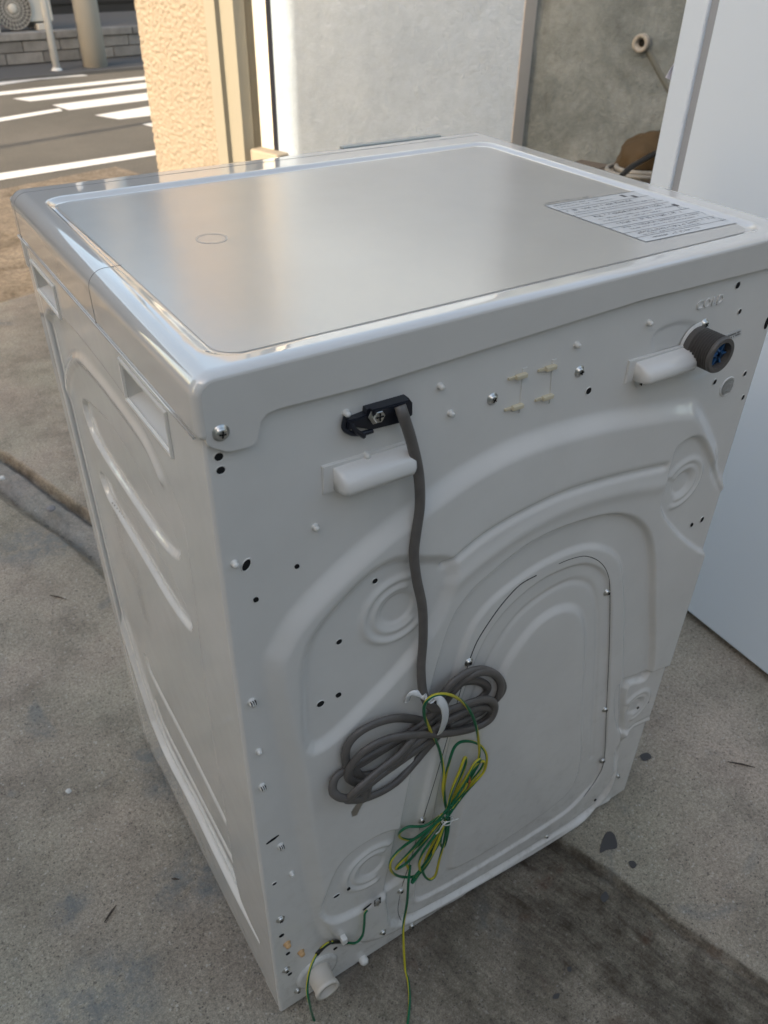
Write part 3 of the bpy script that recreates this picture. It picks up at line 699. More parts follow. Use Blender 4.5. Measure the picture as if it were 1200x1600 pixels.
# right side panel, front, base
yz = bmesh.new(); add_box(yz, (W-.004, D/2, .5), (.006, D-.01, .93)); bm_obj('right_panel', yz, gloss, wm)
fb_ = bmesh.new(); add_box(fb_, (W/2, D+.000, .478), (W-.001, .036, .936), bev=.004); bm_obj('front_panel', fb_, gloss, wm)
dr = lathe_bm([(0, .02), (.15, .02), (.17, .03), (.19, .026), (.205, .0), (0, 0)], 40, M=Matrix.Translation((W/2, D, .52)) @ Matrix.Rotation(rad(-90), 4, 'X')); bm_obj('door', dr, gloss, wm, True)
bs = bmesh.new(); add_box(bs, (W/2, D/2, .045), (W-.03, D-.03, .03)); bm_obj('base_plate', bs, seam_m, wm)
for (x_, y_) in ((.045, .04), (W-.045, .04), (.045, D-.05), (W-.045, D-.05)):
    bm_obj('foot', lathe_bm([(0, 0), (.026, 0), (.028, .008), (.02, .012), (.012, .014), (.012, .035), (0, .035)], 20), seam_m, wm, True, loc=(x_, y_, 0))
# side corner feet brackets
for yy in (.03, D-.045):
    box('corner_bracket', (.012, yy, .014), (.022, .045, .024), enamel, wm, bev=.004)
box('corner_bracket', (W-.02, .02, .018), (.04, .03, .022), enamel, wm, bev=.004)

# ---- top cover: rounded section swept from back to front, dished top
OV = .005; R_ = .017; zs_l = .948
prof = [(-OV+.003, zs_l)] + [(-OV, zs_l+.003)]
prof += [(-OV, zz_) for zz_ in np.linspace(zs_l+.006, H-R_, 5)]
for a in np.linspace(0, 90, 14)[1:]: prof.append((-OV+R_-R_*math.cos(rad(a)), H-R_+R_*math.sin(rad(a))))
nx_ = 330; mid = [(x_, H) for x_ in np.linspace(-OV+R_, W+OV-R_, nx_)[1:-1]]
right = [(W-x_, z_) for x_, z_ in prof[::-1]]
prof = np.array(prof+mid+right)
yb = -.0065
yy_ = np.concatenate([[yb, yb+.0005, yb+.0015, yb+.003, yb+.005, yb+.0075], np.linspace(.004, D-.006, 300), [D-.004, D-.002, D-.001, D]])
plc = [at(x, y, (0, 0, H), (0, 0, 1)) for x, y in ((80, 313), (345, 549), (1190, 352), (748, 224))]
px0 = (plc[0][0]+plc[1][0])/2; px1 = (plc[2][0]+plc[3][0])/2; py0 = (plc[1][1]+plc[2][1])/2; py1 = (plc[0][1]+plc[3][1])/2
print('plate', np.round(plc, 3).tolist(), px0, px1, py0, py1)
px0 = max(px0, .022); px1 = min(px1, W-.022); py0 = max(py0, .012)
rc = .022
def sdrr(x, y, e=0):
    cx, cy = (px0+px1)/2, (py0+py1)/2; qx = np.abs(x-cx)-(px1-px0)/2-e+rc; qy = np.abs(y-cy)-(py1-py0)/2-e+rc
    return np.hypot(np.maximum(qx, 0), np.maximum(qy, 0))+np.minimum(np.maximum(qx, qy), 0)-rc
PT = np.zeros((len(yy_), len(prof), 3)); Rb = .010
# inward normals of the section for the rounded back edge
tg = np.gradient(prof, axis=0); tg /= np.linalg.norm(tg, axis=1)[:, None]; inwn = np.stack([tg[:, 1], -tg[:, 0]], 1)
for i, yv in enumerate(yy_):
    e = 0.0
    if yv < yb+.0095: t = (yb+.0095-yv)/.0095; e = .0058*(1-math.sqrt(max(0, 1-t*t)))
    if yv > D-.006: t = (yv-(D-.006))/.006; e = .006*(1-math.sqrt(max(0, 1-t*t)))
    pr = prof+inwn*e; PT[i, :, 0] = pr[:, 0]; PT[i, :, 1] = yv; PT[i, :, 2] = pr[:, 1]
sd_ = sdrr(PT[:, :, 0], PT[:, :, 1], .006); topm = PT[:, :, 2] > H-.012
PT[:, :, 2] -= np.where(topm, .0042*sstep(-sd_, .011), 0)
cover = grid_mesh('top_cover', PT, coverm, wm, True, flip=True)
# back skirt closes the cover: outline from the photo's tab and step
sk = bx([(306, 700), (318, 708), (352, 700), (386, 692), (396, 684), (399, 668), (402, 652), (412, 640), (432, 632), (560, 600), (750, 541), (1000, 464), (1196, 411)])
xr = W+OV
skirt = [(-OV+.0052, zs_l+.001), (.0012, zs_l-.004), (.0012, sk[0][1]+.004), (.004, sk[0][1]+.0005), *sk[2:-1]]
skz = sk[-1][1]; skirt += [(xr-.0075, skz-.004)]
top_ring = [(float(p[0]), float(p[1])) for p in PT[0][:, (0, 2)][2::1] if p[1] > zs_l+.004]
tr = []; last = None
for p in top_ring:
    if last is None or (p[0]-last[0])**2+(p[1]-last[1])**2 > .0025**2: tr.append(p); last = p
outl = skirt + tr[::-1]
bm = bmesh.new(); a = [bm.verts.new((x_, yb, z_)) for x_, z_ in outl]; b_ = [bm.verts.new((x_, .0, z_)) for x_, z_ in outl]
bm.faces.new(a)
for i in range(len(skirt)-1): bm.faces.new((a[i], b_[i], b_[i+1], a[i+1]))
bm.faces.new((a[-1], b_[-1], b_[0], a[0]))
n_s = len(skirt); bm.faces.new((a[n_s-1], b_[n_s-1], b_[n_s], a[n_s]))
bm_obj('back_skirt', bm, skirtm, wm)
# outer left edge strip below the cover, where the tab wraps the corner
# inset sheet
pr_ = []
for (cx_, cy_, a0) in ((px1-rc, py1-rc, 0), (px0+rc, py1-rc, 90), (px0+rc, py0+rc, 180), (px1-rc, py0+rc, 270)):
    for a in range(0, 91, 9): pr_.append((cx_+rc*math.cos(rad(a0+a)), cy_+rc*math.sin(rad(a0+a))))
tp = quad('top_sheet', [(x_, y_, H-.0038) for x_, y_ in pr_], platem, kind=None, parent=wm)
# ring mark left on the sheet
rcn = at(331, 373, (0, 0, H-.0038), (0, 0, 1))
bm = lathe_bm([(.0145, 0), (.0152, 0.0001), (.0158, 0)], 40); bm_obj('ring_mark', bm, mat('dried_ring', (.50, .47, .43), .35), tp, loc=(rcn[0], rcn[1], H-.0036)); 
# seams on the cover
def toppt(px, py, off=0.0): return at(px, py, (0, 0, H+off), (0, 0, 1))
def seam_across(yv, x0_, x1_, name='cover_seam', r=.0005):
    P = [(p[0]+0, yv, p[1]) for p in prof if x0_ <= p[0] <= x1_]
    P = P[::1] if len(P) < 60 else P[:20]+P[20::12]
    tube(name, [np.array((p[0]-(0.0), p[1], p[2])) for p in P], r, soft_seam, wm, k=6)
ysm = at(128, 292, (0, 0, H), (0, 0, 1))[1]; ysm = D-.022
seam_across(ysm, -OV, W, r=.0003)
tube('side_seam', [(-.0050, y_, zs_l+.0002) for y_ in np.linspace(.004, D-.002, 12)], .0012, coverm, wm, k=6)
ym = sp(140, 412)[1]
seam_across(ym, -OV, .03, r=.0003)
# control panel lip seen above the far edge
q0, q1 = toppt(548, 229, .006), toppt(716, 214, .006)
box('control_panel_lip', ((q0[0]+q1[0])/2, D+.004, H-.0006), (q1[0]-q0[0], .012, .004), mat('green_grey_lip', (.30, .33, .32), .25), wm, bev=.0015)
# bright strip in front of the sheet is the control panel housing
box('control_panel', (W/2, D+.008, H-.052), (W+OV, .014, .085), coverm, wm, bev=.005)

# printed notice on the sheet
lc = [at(x, y, (0, 0, H-.0034), (0, 0, 1)) for x, y in ((850, 321), (1010, 378), (1158, 347), (1000, 297))]
A, B, C_, D_ = [np.array(p) for p in lc]
bmv, bmf = [], []
zl = H-.0033
def lq(u0_, v0_, u1_, v1_):
    i = len(bmv)
    for u, v in ((u0_, v0_), (u1_, v0_), (u1_, v1_), (u0_, v1_)):
        p = A*(1-u)*(1-v)+D_*u*(1-v)+C_*u*v+B*(1-u)*v; bmv.append((p[0], p[1], zl))
    bmf.append((i, i+1, i+2, i+3))
def frame(u0_, v0_, u1_, v1_, t=.005):
    lq(u0_, v0_, u1_, v0_+t*1.2); lq(u0_, v1_-t*1.2, u1_, v1_); lq(u0_, v0_, u0_+t, v1_); lq(u1_-t, v0_, u1_, v1_)
frame(0, 0, 1, 1)
for v in (.15, .30, .36, .56, .66, .79, .90): lq(0, v, 1, v+.005)
def textline(u0_, u1_, v0_, hgt, dens=.8):
    hgt *= .82; u = u0_
    while u < u1_:
        wd = hgt*.40
        if random.random() < dens:
            for _ in range(random.randint(2, 4)):
                if random.random() < .5: vv = v0_+random.random()*hgt*.8; lq(u, vv, u+wd*random.uniform(.6, 1), vv+hgt*.17)
                else: uu = u+random.random()*wd*.8; lq(uu, v0_+random.uniform(0, .2)*hgt, uu+wd*.16, v0_+hgt*random.uniform(.7, 1))
        u += wd*1.25
textline(.05, .55, -.055, .035)
for v, hgt, a_, b_2 in ((.03, .035, .05, .52), (.085, .03, .05, .6), (.175, .05, .04, .7), (.245, .03, .06, .9), (.38, .05, .12, .85), (.45, .03, .1, .9), (.50, .03, .1, .7), (.58, .05, .1, .8),
                     (.68, .035, .1, .9), (.73, .03, .1, .85), (.81, .05, .1, .9), (.865, .025, .1, .7), (.93, .04, .1, .6)):
    textline(a_, b_2, v, hgt)
for u_, v_ in ((.73, .04), (.80, .09), (.90, .42), (.94, .30)): lq(u_, v_, u_+.035, v_+.06)
for u_, v_ in ((.80, .30), (.86, .48), (.92, .66), (.90, .84)):
    for k in range(5): lq(u_+k*.007, v_+.07-k*.016, u_+k*.007+.006, v_+.078-k*.016)
    for k in range(5): lq(u_+.035+k*.004, v_+.006+k*.016, u_+.041+k*.004, v_+.014+k*.016)
lw_ = quad('warning_label', [(p[0], p[1], H-.0036) for p in (A, D_, C_, B)], label_white, kind=None, parent=wm)
pr1 = pts_mesh('label_print', bmv, bmf, ink_m, lw_); pr1['kind'] = 'stuff'
# faint print on the side
bmv, bmf = [], []
for (c0, c1, n_l) in (((160, 775), (198, 870), 6), ((190, 862), (232, 948), 5)):
    p0, p1 = sp(*c0), sp(*c1)
    for k in range(n_l):
        y0 = p0[1]-k*.008; 
        for j in range(26):
            zc = p0[2]-j*.0042-abs(k-2)*.004
            if random.random() < .75:
                i = len(bmv); yy0 = y0-random.random()*.002; hw_ = random.uniform(.001, .0022)
                for y_, z_ in ((yy0, zc), (yy0-hw_*2, zc), (yy0-hw_*2, zc-.0013), (yy0, zc-.0013)): bmv.append((-.0012, y_, z_))
                bmf.append((i, i+1, i+2, i+3))
V_ = np.array(bmv)
ii = np.clip((V_[:, 1]-ys[0])/(ys[-1]-ys[0])*329, 0, 329).astype(int); jj = np.clip((V_[:, 2]-z2[0])/(z2[-1]-z2[0])*559, 0, 559).astype(int)
V_[:, 0] = -g[jj, ii]-.0004
so_ = pts_mesh('side_notice_print', V_, bmf, ink_light, wm); so_['kind'] = 'stuff'

# ---- screws, holes, clips on the back
SCREW = None; SLOT = None
def screw(px, py, r=.0048, off=None, parent=None):
    p = onb(px, py) if off is None else bp(px, py, off)
    key = 'screw'
    bm = lathe_bm([(r*1.35, 0), (r*1.35, .0007), (r*1.0, .0009), (r*.98, .0022), (r*.8, .0032), (r*.45, .0038), (0, .004)], 18, M=OUT)
    o = bm_obj('screw', bm, steel, parent or wm, True, loc=p)
    b2 = bmesh.new()
    add_box(b2, (0, -.0040, 0), (r*1.1, .0009, r*.22)); add_box(b2, (0, -.0041, 0), (r*.22, .0009, r*1.1))
    q = bm_obj('cross_slot', b2, hole_m, o); q.rotation_euler[1] = random.uniform(0, 1.5)
    return o
for (x, y, r) in ((345, 676, .0050), (769, 623, .0045), (905, 580, .0045), (1100, 506, .0045), (998, 597, .0045), (732, 1034, .0042), (948, 925, .0042), (945, 1108, .0042),
                  (941, 1188, .0042), (659, 1281, .0042), (626, 1391, .0042), (853, 1306, .0035), (643, 1446, .0038), (598, 1456, .0038), (438, 1436, .0044), (447, 1515, .0044), (465, 1547, .0040), (965, 1212, .0038), (770, 1365, .003)):
    if y == 676: screw(x, y, r, off=.0066)
    else: screw(x, y, r)
def hole(px, py, rx, rz_h, rot=0, onsk=False):
    p = onb(px, py, .0005)
    V = [(rx*math.cos(2*math.pi*k/16)*math.cos(rot)-rz_h*math.sin(2*math.pi*k/16)*math.sin(rot), 0, rx*math.cos(2*math.pi*k/16)*math.sin(rot)+rz_h*math.sin(2*math.pi*k/16)*math.cos(rot)) for k in range(16)]
    bm = bmesh.new(); a = [bm.verts.new((x_, 0, z_)) for x_, y_, z_ in V]; b_ = [bm.verts.new((x_*1.12, .0008, z_*1.12)) for x_, y_, z_ in V]
    bm.faces.new(a)
    lip = [bm.verts.new((x_*1.10+(.0003 if x_ > 0 else -.0003), -.0005, z_*1.10+(.0003 if z_ > 0 else -.0003))) for x_, y_, z_ in V]
    for k in range(16):
        f = bm.faces.new((a[k], a[(k+1) % 16], lip[(k+1) % 16], lip[k])); f.material_index = 1
        f = bm.faces.new((lip[k], lip[(k+1) % 16], b_[(k+1) % 16], b_[k])); f.material_index = 1
    for v in b_: v.co.x *= 1.12; v.co.z *= 1.12
    return bm_obj('hole', bm, [hole_m, enamel if min(rx, rz_h) > .0025 else hole_m], wm, loc=p)
for a in ((342, 714, .0036, .0034), (345, 735, .0036, .0032), (385, 883, .0034, .0058, -.5), (464, 885, .0018, .0018), (400, 937, .0020, .0020), (586, 908, .0030, .0030),
          (530, 1003, .0032, .0032), (501, 1100, .0042, .0040), (529, 1086, .0026, .0024), (526, 1400, .0046, .0030), (545, 1389, .002, .0022), (429, 1381, .0028, .0026),
          (440, 1462, .0028, .002), (450, 1490, .0026, .0018), (453, 1522, .0026, .0018), (524, 1482, .0026, .0018), (920, 611, .0036, .0036), (1153, 446, .0034, .0036), (1156, 487, .0026, .003),
          (1117, 597, .0028, .0032), (1164, 584, .0028, .0032), (1161, 621, .0026, .0034), (1097, 812, .0034, .0044), (1081, 820, .002, .0024), (1012, 1098, .003, .003), (997, 1106, .0018, .0018),
          (1198, 505, .0022, .006, 0), (930, 1250, .0022, .0022)):
    hole(a[0], a[1], a[2], a[3], a[4] if len(a) > 4 else 0)
hole(426, 1312, .0070, .0010, .25)
hole(574, 1417, .006, .001, .3)
def clip(px, py, m=white_pl, r=.0036, L=.009, slots=False):
    p = onb(px, py); bm = lathe_bm([(r*1.25, 0), (r*1.25, .0008), (r*.85, .0012), (r, L*.45), (r*.8, L*.9), (0, L)], 14, M=OUT)
    o = bm_obj('plastic_clip', bm, m, wm, True, loc=p)
    if slots:
        b2 = bmesh.new()
        for k in (-1, 0, 1): add_box(b2, (k*.0022, -L*.72, .0018), (.0007, L*.5, .004))
        bm_obj('clip_slot', b2, hole_m, o)
for (x, y, s) in ((687, 603, 0), (703, 645, 0), (900, 538, 0), (1013, 504, 0), (571, 710, 0), (492, 823, 0), (540, 645, 0), (366, 880, 0), (393, 1096, 1), (404, 1173, 0), (409, 1228, 1), (438, 1321, 1), (455, 1364, 0)):
    clip(x, y, slots=bool(s), L=.0065 if s else .0055, r=.0036 if s else .0028)
clip(448, 1474, tan_pl, .0042, .007); clip(470, 1487, tan_pl, .0042, .007)
# wire hooks near the inlet
for (xa, ya, xb, yb2) in ((812, 586, 806, 634), (858, 573, 853, 619)):
    for (x, y) in ((xa, ya), (xb, yb2)):
        p = onb(x, y); bm = bmesh.new(); add_box(bm, (0, -.0025, 0), (.013, .005, .0045), bev=.001); add_box(bm, (-.010, -.0012, 0), (.009, .0022, .0022))
        bm_obj('wire_hook', bm, cream_pl, wm, loc=p)
    pa, pb_ = onb(xa+8, ya-12), onb(xb+8, yb2+10)
    prism('hook_pad', [(pa[0]-.003, pa[2]), (pa[0]+.003, pa[2]), (pb_[0]+.003, pb_[2]), (pb_[0]-.003, pb_[2])], 0, .0009, enamel, wm, bev=.0004)
# the two hooded white covers
def hood(pix_tl, pix_tr, pix_bl, depth=.020, dz=.0):
    tl, tr_, bl = bp(*pix_tl, depth*.4), bp(*pix_tr, depth*.4), bp(*pix_bl, depth)
    x0, x1 = tl[0], tr_[0]; zt_, zb2 = tl[2], bl[2]; hgt = zt_-zb2
    bm = bmesh.new(); secs = []
    pf = [(0, zt_), (depth*.55, zt_-hgt*.10), (depth*.92, zt_-hgt*.40), (depth, zt_-hgt*.72), (depth*.93, zt_-hgt*.93), (depth*.55, zb2), (0, zb2)]
    for xx, sc in ((x0, .55), (x0+.002, .85), (x0+.006, 1), (x1-.006, 1), (x1-.002, .85), (x1, .55)):
        secs.append([bm.verts.new((xx, -.0015-d_*sc, (zt_+zb2)/2+(z_-(zt_+zb2)/2)*(.9+.1*sc))) for d_, z_ in pf])
    for a, b_ in zip(secs[:-1], secs[1:]):
        for i in range(len(pf)-1): bm.faces.new((a[i], a[i+1], b_[i+1], b_[i]))
    bm.faces.new(secs[0]); bm.faces.new(secs[-1][::-1])
    o = bm_obj('hooded_cover', bm, enamel, wm, True)
    prism('cover_flange', [(x0-.010, zb2-.002), (x1+.002, zb2-.002), (x1+.002, zt_+.002), (x0-.010, zt_+.004)], 0, .0022, enamel, wm, bev=.0008)
    return x0, x1, zt_, zb2
hood((526, 736), (645, 700), (545, 779), .020)
h2 = hood((1001, 570), (1083, 543), (1016, 603), .021)
# sticker and seal to the right
def patch(pix, m, name, off=.0003, th=.0003, parent=None):
    P = bx(pix); return prism(name, P, hat(*P[0])+off, th, m, parent or wm)
lb = patch([(1118, 529), (1158, 513), (1158, 524), (1119, 540)], label_white, 'hose_label')
bmv, bmf = [], []
P = bx([(1119, 529.5), (1157, 514), (1157, 523), (1120, 539)]); a_, b_2, c_2, d_2 = [np.array(p) for p in P]
for row in (.15, .55):
    for k in range(22):
        u = k/22+.02; 
        if random.random() < .2: continue
        i = len(bmv)
        for uu, vv in ((u, row), (u+.028, row), (u+.028, row+.26), (u, row+.26)):
            p = a_*(1-uu)*(1-vv)+b_2*uu*(1-vv)+c_2*uu*vv+d_2*(1-uu)*vv; bmv.append((p[0], -.0012, p[1]))
        bmf.append((i, i+1, i+2, i+3))
pts_mesh('label_print', bmv, bmf, ink_m, lb)['kind'] = 'stuff'
p = onb(1136, 604)
bm = lathe_bm([(0, .0006), (.0105, .0006), (.0115, .0012), (.0125, .001), (.013, 0)], 28, M=OUT); bm_obj('seal_rim', bm, enamel, wm, True, loc=p)
bm = bmesh.new(); bmesh.ops.create_grid(bm, x_segments=16, y_segments=16, size=.0085)
for v in bm.verts:
    d_ = v.co.length; 
    if d_ > .0098: v.co *= .0098/d_
    v.co = Vector((v.co.x, -.0012-abs(noise.noise(v.co*420))*.0014, v.co.y*1.05))
bm_obj('foil_seal', bm, foil_m, wm, False, loc=p)
# embossed COLD
fc = bpy.data.curves.new('cold_lettering', 'FONT'); fc.body = 'COLD'; fc.size = .0185; fc.extrude = .0009; fc.bevel_depth = .0004; fc.space_character = 1.15
to = bpy.data.objects.new('cold_lettering', fc); COL.objects.link(to)
bpy.context.view_layer.update(); tm = bpy.data.meshes.new_from_object(to.evaluated_get(bpy.context.evaluated_depsgraph_get())); bpy.data.objects.remove(to)
a1, b1 = bp(1086, 486), bp(1128, 472)
wdt = max(v.co.x for v in tm.vertices); sc_t = (b1[0]-a1[0])/wdt
tm.transform(Matrix.Translation((a1[0], -.0004, a1[2]+.001)) @ Matrix.Rotation(rad(90), 4, 'X') @ Matrix.Scale(sc_t, 4)); tm.materials.clear()
link('embossed_lettering', tm, enamel, wm)
# threaded water inlet
ip = bp(1088, 541); ie = bp(1125, 555, .034)
axis_p = Vector((ie[0], 0, ie[2]))
prf = [(.0125, 0), (.0165, .0), (.0165, .008)]; KI = 1.22
for k in range(7): z_ = .010+k*.0031; prf += [(.0130, z_), (.0165, z_+.0011), (.0165, z_+.0017), (.0130, z_+.0028)]
prf += [(.0165, .032), (.0165, .034), (.0155, .0362), (.0118, .0362), (.0112, .020), (0, .018)]
inl = bm_obj('water_inlet', lathe_bm([(a*KI, b) for a, b in prf], 32, M=OUT), grey_pl, wm, False, loc=axis_p)
bm = lathe_bm([(0, .0325), (.0045, .0325), (.0055, .029), (.0138, .029), (.014, .024)], 18, M=OUT); o = bm_obj('blue_valve', bm, blue_m, inl, True)
b2 = bmesh.new()
for k in range(3): add_box(b2, (0, -.030, 0), (.024, .005, .0017), M=Matrix.Rotation(k*1.047, 4, 'Y') @ Matrix.Translation((0, -.030, 0)))
bm_obj('valve_rib', b2, blue_m, inl)
bm = lathe_bm([(.024, 0), (.0235, .0010), (.0175, .0014), (.0165, .003)], 28, M=OUT); bm_obj('inlet_collar', bm, enamel, wm, True, loc=axis_p)
# drain spout at the bottom
ds = bp(512, 1547, .031); 
spt = bm_obj('drain_spout', lathe_bm([(.0175, 0), (.0185, .005), (.0170, .008), (.0166, .025), (.0180, .027), (.0180, .0325), (.0130, .0325), (.0122, .006), (0, .005)], 28, M=OUT), mat('ivory_pipe', (.66, .60, .52), .4), wm, True, loc=(ds[0], 0, ds[2]))
bm = lathe_bm([(.033, 0), (.032, .003), (.027, .004), (.022, .0015), (.017, .002)], 28, M=OUT); bm_obj('spout_collar', bm, enamel, wm, True, loc=(ds[0], 0, ds[2]))
cp_ = onb(566, 1497); bm_obj('drain_plug', lathe_bm([(.007, 0), (.007, .006), (.0045, .010), (0, .011)], 14, M=OUT), white_pl, wm, True, loc=cp_)
# cord clamp
def prism_px(name, pix, off, th, m, parent=None, bev=.0006): return prism(name, bx(pix), off, th, m, parent or wm, bev)
cl = prism_px('cord_clamp', [(567, 634), (631, 616), (637, 624), (637, 643), (622, 654), (573, 666), (548, 661), (537, 668), (536, 651), (551, 648), (566, 642)], 0, .008, black_pl, bev=.001)
prism_px('clamp_plate', [(569, 630), (626, 615), (626, 628), (571, 644)], .008, .006, black_pl, cl, bev=.001)
pc_ = bp(552, 668)
tube('clamp_hook', catmull([bp(540, 652, .004), bp(537, 668, .004), bp(546, 676, .006), bp(560, 678, .006), bp(572, 676, .007), bp(582, 673, .007)], 5), .0022, black_pl, cl, k=8)
tube('clamp_hook', catmull([bp(548, 660, .006), bp(555, 672, .008), bp(569, 682, .008)], 5), .0022, black_pl, cl, k=8)
p = bp(589, 648, .010); 
bm = lathe_bm([(.0085, 0), (.0085, .001), (.0058, .0012), (.0058, .0035), (.005, .0045), (0, .005)], 6, M=OUT); o = bm_obj('clamp_screw', bm, steel, cl, False, loc=p)
b2 = bmesh.new(); add_box(b2, (0, -.005, 0), (.007, .0008, .0011)); add_box(b2, (0, -.0051, 0), (.0011, .0008, .007)); bm_obj('cross_slot', b2, hole_m, cl, loc=p)

# ---- removable cover seam
def seamline(pix, r, n=5, name='cover_seam'): tube(name, [onb(*q, .0000) for q in catmull([np.array(p) for p in pix], n)], r, seam_m, wm, k=6)
seamline([(838, 899), (812, 914), (785, 943), (762, 975), (745, 1003), (734, 1030)], .0007)
seamline([(731, 1040), (712, 1105), (697, 1160), (680, 1218), (662, 1276)], .0005)
seamline([(657, 1290), (641, 1345), (628, 1385)], .0005); seamline([(625, 1398), (622, 1425), (632, 1448)], .0004)
seamline([(873, 881), (893, 873), (915, 869), (936, 877), (949, 895), (953, 925), (952, 1010), (948, 1100), (944, 1185), (933, 1215), (912, 1245)], .00045)

# ---- power cord with its bundle
FL = (.0054, .0036, (0, -1, 0))
cord_pts = [bp(625, 634, .016), bp(631, 652, .020), bp(643, 690, .016), bp(654, 740, .013), bp(656, 790, .013), bp(650, 835, .014), bp(647, 868, .014), bp(651, 905, .014), bp(660, 950, .015), bp(661, 1000, .016), bp(658, 1045, .018), bp(662, 1085, .022), bp(676, 1106, .027), bp(700, 1110, .030)]
cordo = tube('power_cord', catmull(cord_pts, 8), .005, cordm, wm, k=14, flat=FL)
loops = [
 [(700, 1110, 30), (735, 1098, 29), (762, 1093, 26), (773, 1104, 20), (766, 1124, 16), (740, 1138, 18), (698, 1146, 24), (650, 1148, 24), (602, 1156, 22), (566, 1176, 18), (545, 1204, 14), (550, 1220, 12), (575, 1222, 14), (610, 1200, 18), (655, 1158, 22), (695, 1128, 24)],
 [(695, 1128, 18), (730, 1112, 20), (758, 1105, 18), (768, 1112, 12), (752, 1128, 10), (720, 1140, 10), (690, 1145, 12), (640, 1180, 14), (600, 1208, 18), (568, 1232, 22), (541, 1247, 22), (521, 1238, 16), (524, 1216, 11), (545, 1200, 9), (580, 1180, 10), (640, 1145, 12), (690, 1105, 14)],
 [(690, 1105, 14), (718, 1070, 18), (745, 1052, 20), (770, 1052, 18), (782, 1068, 14), (778, 1090, 10), (760, 1102, 8), (725, 1110, 8), (690, 1118, 10), (650, 1150, 22), (625, 1178, 26), (590, 1206, 28), (560, 1232, 28), (548, 1244, 24), (545, 1250, 16), (575, 1246, 10), (620, 1222, 9), (665, 1172, 10), (700, 1132, 14)],
 [(684, 1100, 20), (700, 1074, 22), (724, 1054, 22), (752, 1046, 18), (776, 1056, 12), (786, 1076, 8), (772, 1096, 8), (742, 1118, 6), (700, 1136, 6), (668, 1128, 12), (620, 1122, 14), (575, 1136, 12), (546, 1160, 10), (540, 1186, 10), (553, 1208, 8), (585, 1215, 7), (630, 1180, 8), (680, 1128, 16)],
 [(676, 1104, 14), (690, 1085, 16), (716, 1068, 14), (746, 1064, 10), (762, 1076, 7), (745, 1095, 7), (700, 1120, 8), (650, 1140, 8), (610, 1165, 10), (570, 1190, 8), (556, 1200, 8), (566, 1212, 9), (600, 1200, 10), (648, 1160, 12)],
]
for L in loops:
    tube('cord_loop', catmull([onb(x, y, max(0, d_-4)/1000.) for x, y, d_ in L], 7), .005, cordm, cordo, k=12, flat=FL)
# plug with flat blades
plp = [bp(584, 1216, .012), bp(575, 1228, .011), bp(570, 1238, .010)]
tube('plug', [bp(572, 1212, .014), bp(571, 1226, .013), bp(566, 1238, .012), bp(559, 1246, .011)], [.0055, .0085, .0105, .008], plug_m, cordo, k=8)
o = prism_px('plug_blade', [(541, 1257), (553, 1240), (560, 1243), (550, 1263), (543, 1265)], .010, .0015, steel, cordo, bev=.0003); prism_px('plug_blade', [(549, 1262), (560, 1242), (565, 1245), (557, 1264)], .006, .0012, steel, cordo, bev=.0003)
# clear tie round the bundle and its anchor
tie = [bp(676, 1094, .030), bp(686, 1094, .037), bp(694, 1104, .041), bp(696, 1120, .040), bp(692, 1136, .035), bp(686, 1148, .026), bp(680, 1150, .010), bp(672, 1128, .004), bp(668, 1104, .010)]
tube('cable_tie', catmull(tie, 6, True), .003, clear_pl, cordo, k=8, closed=True, flat=(.0052, .0009, (0, -1, .2)))
anc = [onb(636, 1096, .002), onb(640, 1086, .006), onb(650, 1083, .010), onb(662, 1088, .014), onb(676, 1096, .030)]
tube('tie_anchor', catmull(anc, 5), .003, clear_pl, cordo, k=8, flat=(.004, .0016, (0, -1, .3)))

